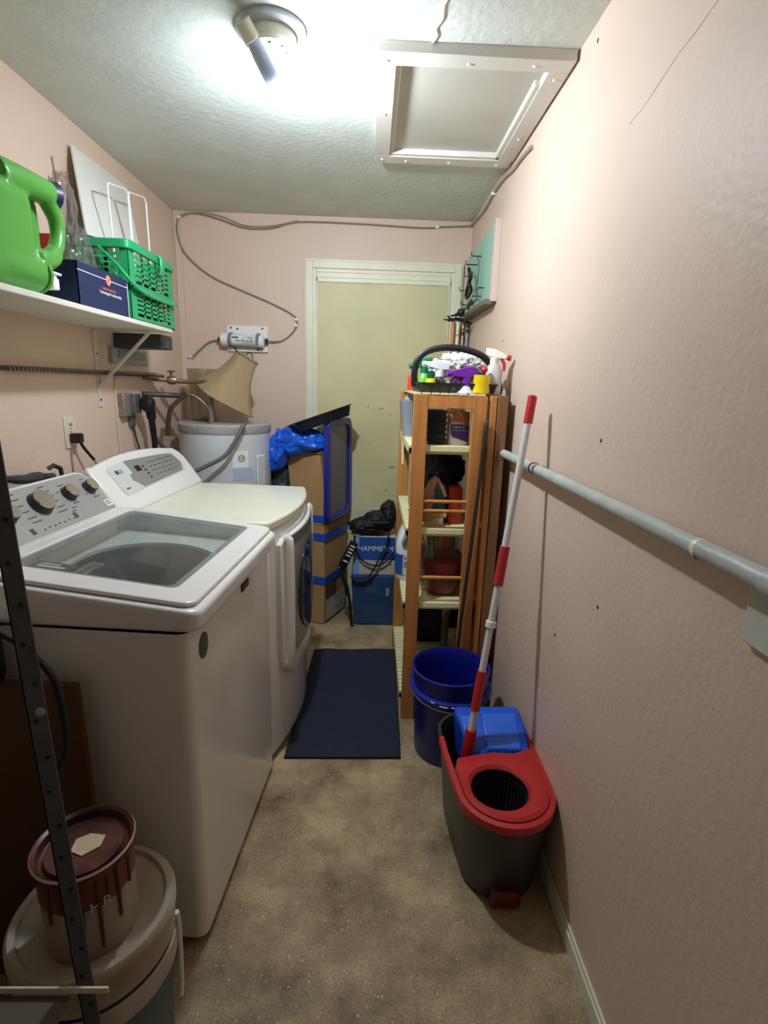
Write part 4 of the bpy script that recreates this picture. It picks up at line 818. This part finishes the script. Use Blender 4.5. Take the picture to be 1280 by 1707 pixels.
MB().box((.325, 2.1635, 1.315), (.4, 2.166, 1.372)).build('amber_panel', mat('amber label', (176, 116, 66), .4), o)
MB().box((.325, 2.1630, 1.285), (.4, 2.166, 1.318)).build('blue_label', mat('blue label', (46, 62, 140), .4), o)
MB().loft([[(x, 2.1628, z) for x, z in ((.325, 1.285), (.335, 1.268), (.4, 1.248), (.4, 1.285))], [(x, 2.1655, z) for x, z in ((.325, 1.285), (.335, 1.268), (.4, 1.248), (.4, 1.285))]]).build('purple_label', mat('purple label', (92, 36, 120), .4), o, smooth=False)
text('label_text', 'Cabinet &', .012, (.357, 2.1622, 1.309), (1, 0, 0), (0, 0, 1), WHITEP, o); text('label_text', 'Furniture Cleaner', .0085, (.361, 2.1622, 1.296), (1, 0, 0), (0, 0, 1), WHITEP, o)
MB().box((.328, 2.1625, 1.324), (.375, 2.1635, 1.328)).build('label_stripe', WHITEP, o)
# --- on shelf 2
o = MB().blob((.33, 2.45, 1.10), (.10, .20, .085), .25, 2, 4, 3, True).blob((.33, 2.42, .99), (.085, .18, .11), .15, 2, 4, 5).build('dark_cloth', mat('navy black cloth', (20, 22, 34), .85)); tag(o, 'dark navy cloth heap in the middle of the rack', 'cloth')
o = MB().tube([(.235, 2.17, .91), (.238, 2.17, .96), (.245, 2.165, 1.02), (.26, 2.165, 1.07), (.28, 2.17, 1.10)], [.03, .03, .026, .018, .012], 12, smooth_path=3, flat=1).tube([(.28, 2.17, 1.09), (.30, 2.165, 1.06), (.32, 2.165, 1.02)], [.012, .01, .008], 8).build('leather_glove', mat('tan leather', (158, 118, 88), .6, var=.2, vs=20)); tag(o, 'tan leather glove hanging behind the rack front', 'glove')
o = MB().lathe([(0, 0), (.036, 0), (.038, .01), (.038, .15), (.03, .165), (0, .17)], (.3, 2.24, .8905), n=20).build('teal_canister', mat('dull teal', (52, 104, 104), .5)); tag(o, 'dull teal canister on middle shelf beside red box', 'canister')
o = MB().box((.34, 2.20, .8905), (.398, 2.29, 1.05), .006).build('red_box', mat('orange red box', (196, 68, 40), .5, var=.08)); tag(o, 'orange red box on the middle shelf of the rack', 'box')
o = MB().box((.235, 2.155, .8905), (.315, 2.195, .925), .002).box((.255, 2.165, .925), (.33, 2.22, .942), .002).build('wood_block', mat('pale wood block', (190, 162, 106), .6, var=.1)); tag(o, 'pale stepped wood block on middle shelf', 'block')
for k, (y, z0, z1, lb) in enumerate([(2.48, .8905, .985, 'lower small cream carton at the left end of rack'), (2.48, .986, 1.075, 'upper small cream carton at the left end of rack')]):
    o = MB().box((.195, y, z0), (.26, y + .12, z1)).build('small_carton', mat('cream carton', (204, 184, 150), .7), bev=.002); tag(o, lb, 'box', 'small cream cartons')
# --- on shelf 3
JG = empty('laundry_jug', (.2, 2.5, .5605), 'white laundry jug with blue label on the left of lower shelf', 'jug')
m_ = MB().loft([[(.205 + (a - .205) * s, 2.45 + (b_ - 2.45) * s, z) for a, b_ in rrect(.135, 2.37, .275, 2.53, .04, 5)] for s, z in ((.95, .5605), (1, .57), (1, .70), (.97, .74), (.8, .78), (.5, .83), (.25, .85), (.25, .87))])
m_.build('jug_body', WHITEP, JG)
MB().tube([(.165, 2.37, .75), (.18, 2.355, .80), (.20, 2.40, .85)], .012, 8, smooth_path=3).build('jug_handle', mat('jug handle shade', (176, 180, 190), .4), JG)
MB().lathe([(0, .865), (.022, .865), (.022, .89), (0, .892)], (.205, 2.45, 0), n=20).build('cap', BLUEB, JG)
MB().prism(rrect(.134, 2.369, .20, 2.531, .04, 5), .59, .69).build('blue_label', mat('jug label blue', (36, 84, 160), .4), JG)
MB().box((.165, 2.3675, .592), (.23, 2.3695, .688)).build('white_label', mat('jug label white', (214, 214, 214), .5), JG)
lm = MB()
for z in (.672, .652, .642, .632): lm.box((.17, 2.3668, z), (.225, 2.3675, z + .004))
lm.build('label_print', PRINT, JG); world_children(JG)
LT = tag(MB().lathe([(0, 0), (.022, 0), (.024, .04), (.018, .05), (.018, .10), (.026, .115), (.026, .14), (0, .145)], (.275, 2.22, .73), n=18).build('flashlight', mat('grey green metal', (120, 130, 112), .35, metal=.5)), 'grey green metal flashlight standing on the maroon tub', 'flashlight')
o = MB().loft([[(.325 + (a - .325) * s, 2.27 + (b_ - 2.27) * s, z) for a, b_ in rrect(.24, 2.155, .43, 2.40, .06, 5)] for s, z in ((.6, .5605), (.75, .58), (.95, .66), (1, .70), (1, .725), (.85, .729))]).build('maroon_tub', mat('maroon plastic', (118, 38, 44), .45)); tag(o, 'maroon plastic tub on the lower shelf behind the dowel', 'tub')
o = MB().loft([[(.228, 2.14, .5605), (.275, 2.14, .5605), (.25, 2.16, .5605)], [(.236, 2.142, .60), (.25, 2.142, .60), (.242, 2.15, .60)]]).build('paper_scrap', TRIMC, smooth=False); tag(o, 'cream paper scrap on lower shelf edge', 'paper')
o = MB().box((.20, 2.2, .40), (.43, 2.7, .525)).box((.21, 2.6, .1255), (.43, 2.75, .41)).build('dark_case', mat('black case', (16, 15, 16), .6), bev=.004); tag(o, 'black case under the lower shelf of the rack', 'case')
o = MB().tube([(.36, 2.2, .515), (.355, 2.19, .45), (.352, 2.18, .30), (.35, 2.17, .1255)], [.026, .016, .015, .018], 10, smooth_path=2).build('grey_funnel', mat('grey olive metal', (92, 88, 72), .5)); tag(o, 'grey pipe piece standing on bottom rack shelf', 'pipe')

# --- caddy on the rack top
CT = 1.4445
CD = empty('cleaning_caddy', (.33, 2.28, CT), 'black cleaning caddy with arched handle on the rack top', 'caddy')
ro = rrect(.178, 2.13, .50, 2.50, .03, 5)
def sc2(L, s): return [(.34 + (a - .34) * s, 2.31 + (b_ - 2.31) * s) for a, b_ in L]
MB().loft([[(x, y, z) for x, y in sc2(ro, s)] for s, z in ((.94, CT), (1, CT + .032), (1.02, CT + .034), (1.02, CT + .038), (.985, CT + .038), (.93, CT + .006))]).build('caddy_tray', BLACK, CD)
MB().tube([(.176, 2.25, CT + .02), (.174, 2.25, CT + .08), (.185, 2.25, CT + .125), (.22, 2.25, CT + .16), (.29, 2.25, CT + .178), (.37, 2.25, CT + .175), (.45, 2.25, CT + .15), (.50, 2.25, CT + .10), (.525, 2.25, CT + .05), (.53, 2.25, CT + .0)], .0085, 10, smooth_path=5, flat=1.6).build('caddy_handle', BLACK, CD)
world_children(CD)
cz = CT + .007
def spray(name, x, y, body, head, h, label, r=.03, d=(-1, -.2, 0), m2=None, s=1., z=cz, tilt=0):
    o = tag(MB().lathe([(0, 0), (r * .95, 0), (r, .008), (r, h * .6), (r * .8, h * .8), (.013, h), (0, h)], (x, y, z), n=20).build(name, body), label, 'bottle')
    trigger(o, (x, y, z + h), d, head, s, m2); return o
spray('spray_bottle', .215, 2.26, mat('pale green bottle', (120, 190, 70), .35), mat('green trigger', (14, 124, 78), .35), .07, 'green spray bottle at left of the caddy', .026, (-1, -.1, -.35), None, 1.15)
o = tag(MB().lathe([(0, 0), (.02, 0), (.022, .03), (.018, .045), (.008, .05), (0, .052)], (.235, 2.18, cz), n=16).build('yellow_bottle', mat('bright yellow plastic', (238, 216, 30), .35)), 'small bright yellow capped bottle in the caddy', 'bottle')
MB().lathe([(.014, .04), (.015, .04), (.015, .075), (0, .078)], (.235, 2.18, cz), n=16).build('dark_green_collar', mat('dark green cap', (10, 90, 60), .4), o)
spray('spray_bottle', .275, 2.22, mat('smoky bottle', (60, 62, 66), .4), WHITEP, .055, 'white-headed spray bottle in middle of the caddy', .026, (-1, -.1, 0), None, 1.25)
o = MB().blob((.30, 2.30, CT + .10), (.06, .05, .035), .35, 2.5, 4, 22, True).build('white_rag', mat('white plastic film', (226, 226, 224), .45)); tag(o, 'crumpled white bag with print lying in the middle of caddy', 'bag', None)
o = MB().blob((.34, 2.40, CT + .115), (.05, .06, .045), .3, 2.5, 5, 23, True).build('plastic_bag', MATS['white plastic film']); tag(o, 'crumpled white plastic bag at the back of the caddy', 'bag')
o = MB().blob((.415, 2.37, CT + .11), (.065, .06, .055), .3, 2.5, 5, 25, True).build('plastic_bag', mat('pale film', (214, 212, 214), .35)); tag(o, 'large crumpled pale plastic bag right of the white one', 'bag')
o = MB().obox((.325, 2.16, CT + .045), Vector((.03, .0, .035)), Vector((0, .004, 0)), Vector((-.012, 0, .012)), .001).build('folded_card', mat('lavender print card', (190, 186, 214), .5)); tag(o, 'pale lavender printed card leaning in the caddy front', 'card')
o = tag(MB().lathe([(0, 0), (.034, 0), (.034, .004), (.024, .012), (.017, .03), (0, .03)], (.372, 2.145, CT), n=20).build('purple_spray_bottle', mat('clear lilac plastic', (206, 208, 224), .3)), 'white bottle with purple spray trigger at caddy front', 'bottle')
PUR = mat('purple plastic', (110, 34, 158), .35); trigger(o, (.372, 2.145, CT + .03), (-1, -.1, -.15), PUR, 1.4)
MB().box((.36, 2.13, CT + .085), (.405, 2.16, CT + .103), .006).build('trigger_top', PUR, o)
yc_ = tag(MB().lathe([(.033, .012), (.035, .012), (.037, .072), (.035, .072)], (.432, 2.15, CT), n=24, close=True).lathe([(0, .0), (.03, .0), (.036, .004), (.036, .018), (.02, .02), (0, .02)], (.432, 2.15, CT), n=24).build('yellow_cup', mat('yellow cup plastic', (226, 196, 26), .35)), 'yellow plastic cup standing on rack top at the caddy front', 'cup')
o = tag(MB().lathe([(0, 0), (.033, 0), (.035, .01), (.035, .09), (.025, .11), (.013, .12), (0, .12)], (.49, 2.2, CT), n=20).build('spray_bottle', mat('frosted bottle', (196, 188, 186), .35)), 'frosted spray bottle with white and red trigger nearest right wall', 'bottle')
trigger(o, (.49, 2.2, CT + .115), (1, -.3, -.35), mat('cream white plastic', (236, 230, 214), .4), 1.2, RED)
o = tag(MB().tube([(.455, 2.18, CT + .021), (.455, 2.18, CT + .085)], .006, 8).build('brush', DKGREY), 'dark rod with round red knob standing in yellow cup', 'brush')
o.location = (-.012, -.03, 0)
MB().lathe([(0, -.014), (.009, -.011), (.014, 0), (.009, .011), (0, .014)], (.455, 2.18, CT + .093), n=16).build('red_knob', RED, o)

# ================================================================== buckets and mop
BU = empty('blue_bucket', (.345, 1.915, 0), 'deep blue round bucket on the floor before the rack', 'bucket')
bc = (.345, 1.915, 0)
MB().lathe([(0, 0), (.130, 0), (.133, .006), (.148, .29), (.150, .365), (.157, .37), (.157, .378), (.150, .38), (.146, .372), (.144, .30), (.128, .012), (0, .01)], bc, n=56).build('bucket_body', BLUEN, BU)
MB().lathe([(.148, .285), (.164, .288), (.165, .30), (.160, .305), (.149, .306)], bc, n=56).build('collar', mat('blue collar', (26, 44, 150), .35), BU)
MB().tube([(bc[0] + .166 * math.cos(a), bc[1] + .166 * math.sin(a), .30 - .03 * math.sin(-a)) for a in [-math.pi * k / 16 for k in range(17)]], .0025, 6).build('wire_bail', STEEL, BU)
for a0, a1, zz in ((-112, -100, .291), (-97, -84, .292), (-80, -66, .291), (-125, -119, .299), (-58, -54, .30)):
    MB().tube([(bc[0] + .1645 * math.cos(math.radians(a0 + (a1 - a0) * k / 5)), bc[1] + .1645 * math.sin(math.radians(a0 + (a1 - a0) * k / 5)), zz + .002 * math.sin(k * 2.1)) for k in range(6)], [.001, .0028, .0018, .003, .0022, .001], 5).build('white_scuff', WHITEP, BU)
world_children(BU)
MK = empty('mop_bucket', (.42, 1.45, 0), 'dark grey oval mop bucket with red wringer and blue tank', 'mop bucket')
def mbo(s, off=0.0, n=14):
    out = []
    r = .138 + off; cx, cy = .422, 1.322
    for k in range(n + 1):
        a = math.radians(-15 - 150 * k / n); out.append((cx + r * math.cos(a), cy + r * math.sin(a)))
    out += [(.276 - off, 1.40), (.268 - off, 1.48), (.264 - off, 1.56)]
    r2 = .10 + off; cx2, cy2 = .364, 1.60
    for k in range(7):
        a = math.radians(180 - 90 * k / 6); out.append((cx2 + r2 * math.cos(a), cy2 + r2 * math.sin(a)))
    r2 = .07 + off; cx2, cy2 = .488, 1.63
    for k in range(7):
        a = math.radians(90 - 90 * k / 6); out.append((cx2 + r2 * math.cos(a), cy2 + r2 * math.sin(a)))
    out += [(.560 + off, 1.52), (.561 + off, 1.42), (.560 + off, 1.36)]
    cxx, cyy = .42, 1.45
    return [(cxx + (x - cxx) * s, cyy + (y - cyy) * s) for x, y in out]
MGR = mat('dark grey bucket plastic', (58, 56, 54), .4)
mb_ = MB().loft([[(x, y, z) for x, y in mbo(s, o_)] for s, o_, z in ((.80, 0, .0), (.84, 0, .012), (.93, 0, .18), (1, 0, .30), (1, .006, .302), (1, .006, .308), (1, -.004, .308), (.99, -.006, .29), (.80, 0, .02))])
mb_.build('bucket_shell', MGR, MK)
redo = [(x, y) for x, y in mbo(1, -.002)]
# red rim band wraps the near half; red wringer plate with round basket hole
cx, cy = .406, 1.322
near = [p for p in mbo(1, .004)]
plate = [p for p in mbo(1, -.010) if p[1] < 1.445] + []
plate = plate + [(.55, 1.50), (.49, 1.47), (.42, 1.475), (.35, 1.46), (.30, 1.445)]
# order by angle around the hole
import cmath
def byang(L, c): return sorted(L, key=lambda p: math.atan2(p[1] - c[1], p[0] - c[0]))
dense = []
pl = byang(plate, (cx, cy))
for i, p in enumerate(pl):
    q2 = pl[(i + 1) % len(pl)]
    for j in range(3): dense.append((p[0] + (q2[0] - p[0]) * j / 3, p[1] + (q2[1] - p[1]) * j / 3))
hole = circ_match(0, cx, cy, .084, dense)
lipr = circ_match(0, cx, cy, .094, dense)
wr = MB()
rings = [[(x, y, .30) for x, y in dense], [(x, y, .318) for x, y in dense], [(cx + (x - cx) * .93, cy + (y - cy) * .93, .324) for x, y in dense], [(x, y, .322) for x, y in lipr], [(x, y, .312) for x, y in hole], [(x, y, .26) for x, y in hole]]
wring = wr.loft(rings, False, False).build('wringer_plate', RED, MK)
MB().lathe([(.086, .314), (.0825, .31), (.082, .20), (.078, .17), (.04, .165), (.0, .168)], (cx, cy, 0), n=40).build('wringer_basket', mat('black basket plastic', (22, 22, 23), .35), wring)
rbm = MB()
for k in range(40):
    a = 2 * math.pi * k / 40; rbm.tube([(cx + .080 * math.cos(a), cy + .080 * math.sin(a), .295), (cx + .079 * math.cos(a), cy + .079 * math.sin(a), .205), (cx + .06 * math.cos(a), cy + .06 * math.sin(a), .175)], .0018, 5)
rbm.lathe([(0, .168), (.012, .168), (.010, .182), (0, .185)], (cx, cy, 0), n=14)
rbm.build('basket_ribs', mat('grey rib plastic', (74, 74, 74), .3), wring)
bnd = [p for p in mbo(1, .007)][:18] ; bnd2 = [p for p in mbo(1, .0)][:18]
fullo, fulli = mbo(1, .008), mbo(1, -.008)
idx = list(range(len(fullo) - 4, len(fullo))) + list(range(0, 18))
rbnd = MB()
rr_ = []
for i in idx:
    a, b_ = fullo[i], fulli[i]
    rr_.append([(a[0], a[1], .288), (a[0], a[1], .312), (b_[0], b_[1], .314), (b_[0], b_[1], .302)])
rbnd.loft(rr_, True, True).build('red_rim', RED, MK)
tk = MB().loft([[(.345, 1.485, .20), (.54, 1.475, .20), (.545, 1.66, .20), (.33, 1.65, .20)],
                [(.345, 1.488, .295), (.548, 1.478, .295), (.552, 1.66, .295), (.32, 1.65, .295)],
                [(.335, 1.53, .335), (.552, 1.53, .335), (.556, 1.66, .34), (.315, 1.655, .34)],
                [(.325, 1.61, .362), (.545, 1.61, .362), (.54, 1.665, .366), (.318, 1.66, .366)]])
tank = tk.build('clean_water_tank', BLUEB, MK, bev=.012, seg=3)
MB().loft([[(.40, 1.49, .30), (.53, 1.488, .30), (.535, 1.615, .356), (.40, 1.615, .356)], [(.408, 1.495, .318), (.518, 1.493, .318), (.524, 1.610, .372), (.408, 1.610, .372)]]).build('raised_panel', mat('light blue plastic', (34, 104, 222), .35), tank, bev=.003)
MB().loft([[(.335, 1.54, .33), (.375, 1.54, .33), (.39, 1.605, .354), (.33, 1.605, .354)], [(.34, 1.542, .342), (.37, 1.542, .342), (.386, 1.603, .366), (.334, 1.603, .366)]]).build('raised_panel', MATS['light blue plastic'], tank, bev=.003)
MB().loft([[(x, y, z) for x, y in L] for L, z in (([(.375, 1.205), (.465, 1.205), (.46, 1.25), (.38, 1.25)], .004), ([(.38, 1.196), (.46, 1.196), (.46, 1.25), (.38, 1.25)], .05), ([(.385, 1.20), (.455, 1.20), (.45, 1.25), (.39, 1.25)], .065))]).build('foot_pedal', mat('shaded red plastic', (96, 20, 22), .45), MK, bev=.006)  # pedal red is darkened in colour for the shadow it lies in
world_children(MK)
MP = empty('spin_mop', (.338, 1.5, .02), 'red and white mop handle leaning from bucket to right wall', 'mop')
B_ = Vector((.338, 1.50, .25)); T_ = Vector((.508, 1.695, 1.447))
def seg(name, t0, t1, r, m_, n=16):
    ob = MB().tube([B_.lerp(T_, t0), B_.lerp(T_, t1)], r, n).build(name, m_, MP, bev=.001); return ob
MWH = mat('white painted steel', (214, 214, 210), .25)
seg('pole', -.02, .935, .0115, MWH); seg('grip', .93, 1.0, .0145, RED)
seg('sleeve', .50, .605, .016, mat('dull red foam', (178, 40, 40), .55)); seg('collar', .385, .402, .017, WHITEP); seg('sleeve', .155, .265, .0155, RED); seg('base_socket', -.02, .10, .019, mat('dark red socket', (176, 26, 30), .4))
MB().lathe([(0, 1), (.01, 1), (.013, -.0), (0, 0)], T_, (T_ - B_), 14).xform(lambda v: v if (v - T_).length < .03 else tuple(T_ + (T_ - B_).normalized() * .006)).build('grip_cap', RED, MP)
MB().blob((.345, 1.5, .115), (.03, .045, .07), .2, 3, 4, 31, True).build('mop_head', mat('wet grey fibres', (44, 42, 42), .9), MP)
world_children(MP)

# ================================================================== rug
rg = mat('dark navy carpet', (36, 42, 60), .95, var=.15, vs=60, bump=.6, bs=320)
RUGP = [(-.313, 1.831), (.147, 1.837), (.161, 2.727), (-.286, 2.712)]
m_ = MB(); n = 24; vt = []
for lay in (.001, .010):
    g = []
    for i in range(n + 1):
        row = []
        for j in range(n + 1):
            u, v = i / n, j / n
            x = (RUGP[0][0] * (1 - u) + RUGP[1][0] * u) * (1 - v) + (RUGP[3][0] * (1 - u) + RUGP[2][0] * u) * v
            y = (RUGP[0][1] * (1 - u) + RUGP[1][1] * u) * (1 - v) + (RUGP[3][1] * (1 - u) + RUGP[2][1] * u) * v
            row.append(m_.bm.verts.new((x, y + (.006 * math.sin(u * 11) if j == n else 0), lay + (.003 * abs(math.sin(u * 9)) if j == n and lay > .005 else 0))))
        g.append(row)
    vt.append(g)
for g in vt:
    for i in range(n):
        for j in range(n): m_.bm.faces.new((g[i][j], g[i + 1][j], g[i + 1][j + 1], g[i][j + 1]))
for i in range(n):
    for a, b_ in (((i, 0), (i + 1, 0)), ((i, n), (i + 1, n)), ((0, i), (0, i + 1)), ((n, i), (n, i + 1))):
        m_.bm.faces.new((vt[0][a[0]][a[1]], vt[0][b_[0]][b_[1]], vt[1][b_[0]][b_[1]], vt[1][a[0]][a[1]]))
rug = tag(m_.build('floor_mat', rg), 'dark navy rectangular floor mat beside the dryer', 'mat')
MB().tube([(x, y, .006) for x, y in RUGP], .0055, 8, closed=True).build('bound_edge', mat('charcoal binding', (30, 30, 36), .9), rug)

# ================================================================== left foreground
bd = empty('dark_board', (-.8, 1.06, 0), 'dark brown wood panel leaning behind the buckets', 'panel')
MB().loft([[(-1.15, 1.05, .0), (-.60, 1.02, .0), (-.64, 1.062, .80), (-1.15, 1.09, .80)], [(-1.15, 1.066, .0), (-.60, 1.036, .0), (-.64, 1.078, .80), (-1.15, 1.106, .80)]]).build('panel', mat('dark brown panel', (84, 56, 26), .6, var=.15, vs=3), bd, smooth=False, bev=.002)
world_children(bd)
PA = empty('large_pail', (-.55, .885, 0), 'large round white-lidded pail in the left foreground', 'pail')
pcx = (-.55, .885, 0)
MB().lathe([(0, 0), (.128, 0), (.132, .01), (.146, .33), (.147, .36), (0, .36)], pcx, n=56).build('pail_body', mat('teal grey pail plastic', (74, 96, 100), .5), PA)
MB().lathe([(.146, .315), (.152, .318), (.153, .372), (.157, .376), (.157, .392), (.150, .402), (.138, .402), (.134, .392), (.0, .390)], pcx, n=56).build('pail_lid', mat('dirty white lid plastic', (186, 180, 166), .5, rgb2=(150, 132, 112), vs=4, thr=(.25, .5)), PA)
MB().lathe([(.149, .25), (.1535, .255), (.1535, .30), (.149, .305)], pcx, n=56).build('upper_rib', MATS['dirty white lid plastic'], PA)
MB().tube([(-.402, .93, .33), (-.40, .932, .28), (-.398, .92, .16), (-.398, .91, .12)], .006, 8, smooth_path=3).build('bail_wire', WHITEP, PA)
world_children(PA)
PT = empty('paint_can', (-.54, .86, .391), 'gallon paint can with spilled red-brown paint on top of the pail', 'paint can')
pc3 = (-.538, .858, 0); z0 = .391
MB().lathe([(0, z0), (.080, z0), (.083, z0 + .004), (.083, z0 + .185), (.080, z0 + .19)], pc3, n=48).build('can_body', mat('can label paper', (170, 160, 146), .45, rgb2=(140, 122, 108), vs=6), PT)
MB().lathe([(.0835, z0 + .12), (.0842, z0 + .12), (.0842, z0 + .186), (.0835, z0 + .186)], pc3, n=48, close=True).build('red_band', mat('red brown label', (112, 48, 36), .45, var=.2, vs=10), PT)
MB().lathe([(.089, z0 + .184), (.091, z0 + .192), (.088, z0 + .200), (.082, z0 + .197), (.078, z0 + .182), (.07, z0 + .18), (.068, z0 + .19), (.0, z0 + .19)], pc3, n=48).build('can_rim_and_lid', mat('paint smeared lid', (104, 56, 46), .35, rgb2=(46, 30, 26), vs=9, thr=(.42, .56)), PT)
MB().lathe([(.0885, z0 + .196), (.0915, z0 + .199), (.0885, z0 + .2025)], pc3, n=48).build('bright_rim', mat('worn rim', (196, 150, 132), .35, metal=.3), PT)
dp = MB()
for a, l in [(-70, .11), (-50, .16), (-38, .05), (-25, .12), (-5, .07), (-95, .06), (-110, .09)]:
    a = math.radians(a); x, y = pc3[0] + .0845 * math.cos(a), pc3[1] + .0845 * math.sin(a); dp.tube([(x, y, z0 + .185), (x, y, z0 + .185 - l)], [.005, .003], 6)
dp.build('paint_drips', mat('dried drips', (82, 46, 38), .5), PT)
dl = MB()
dl.loft([[(pc3[0] + a, pc3[1] + b_, z0 + .1905) for a, b_ in ((-.018, -.016), (.008, -.026), (.032, -.004), (.03, .022), (.0, .026), (-.022, .012))], [(pc3[0] + a, pc3[1] + b_, z0 + .193) for a, b_ in ((-.018, -.016), (.008, -.026), (.032, -.004), (.03, .022), (.0, .026), (-.022, .012))]])
dl.build('pale_dab', mat('pale dried paint', (206, 184, 150), .5, var=.15, vs=30), PT, smooth=False)
aa = math.radians(-48); rdir = Vector((-math.sin(aa), math.cos(aa), 0))
text('label_text', 'HR', .03, (pc3[0] + .0865 * math.cos(aa), pc3[1] + .0865 * math.sin(aa), z0 + .125), rdir, (0, 0, 1), mat('off white print', (200, 188, 172), .5), PT)
world_children(PT)
# slotted steel post of a foreground shelf unit
PO = empty('steel_shelf_unit', (-.46, .7, 0), 'grey slotted steel shelf post and shelf in left foreground', 'shelf unit')
def pz(z): return -.453 - .0315 * z
m_ = MB(); hs = []
m_.loft([[(pz(0) - .015, .70, 0), (pz(0) + .014, .70, 0), (pz(0) + .014, .702, 0), (pz(0) - .015, .702, 0)], [(pz(1.9) - .015, .70, 1.9), (pz(1.9) + .014, .70, 1.9), (pz(1.9) + .014, .702, 1.9), (pz(1.9) - .015, .702, 1.9)]])
m_.loft([[(pz(0) - .015, .70, 0), (pz(0) - .013, .70, 0), (pz(0) - .013, .728, 0), (pz(0) - .015, .728, 0)], [(pz(1.9) - .015, .70, 1.9), (pz(1.9) - .013, .70, 1.9), (pz(1.9) - .013, .728, 1.9), (pz(1.9) - .015, .728, 1.9)]])
m_.build('angle_post', mat('worn grey steel', (96, 98, 104), .5, metal=.4, var=.15, vs=25), PO, smooth=False)
m_ = MB()
for k in range(28):
    z = .1 + k * .062; m_.lathe([(0, 0), (.0042, 0), (.0042, .0006), (0, .0006)], (pz(z) + (.004 if k % 2 else -.003), .6994, z), (0, 1, 0), 10)
m_.build('slot_holes', BLACK, PO)
MB().lathe([(0, -.004), (.006, -.003), (.0075, 0), (0, 0)], (pz(1.0) + .006, .70, .985), (0, 1, 0), 12).build('bolt_head', mat('pale bolt', (176, 172, 160), .4), PO)
MB().box((-1.12, .30, .462), (-.478, .675, .466)).build('shelf_plate', mat('brown grey shelf plate', (92, 78, 66), .5), PO)
MB().box((-1.12, .675, .470), (-.415, .679, .482)).build('lip_glint', mat('cream lip glint', (214, 214, 190), .4), PO, bev=.001)  # pale bar standing in for bulb light caught on the shelf's lip
MB().box((-1.12, .30, .0), (-1.09, .33, 1.9)).box((-1.12, .66, .0), (-1.09, .69, 1.9)).build('wall_post', STEEL, PO)
world_children(PO)
o = MB().tube([(-.63, .78, 1.10), (-.555, .78, 1.055), (-.53, .78, 1.03), (-.505, .78, .99), (-.498, .78, .93), (-.50, .78, .86), (-.53, .78, .80)], .006, 8, smooth_path=5).build('hanging_cable', BLACKR); tag(o, 'black cable drooping behind the steel shelf post', 'cable')
o = MB().lathe([(0, 0), (.05, 0), (.055, .01), (.055, .10), (.04, .13), (0, .135)], (-.86, 1.07, .8), n=24).build('black_canister', BLACK); tag(o, 'black canister on left behind the steel post', 'canister')
MB().lathe([(0, .13), (.03, .13), (.03, .18), (0, .182)], (-.86, 1.07, .8), n=20).build('white_cap', WHITEP, o)
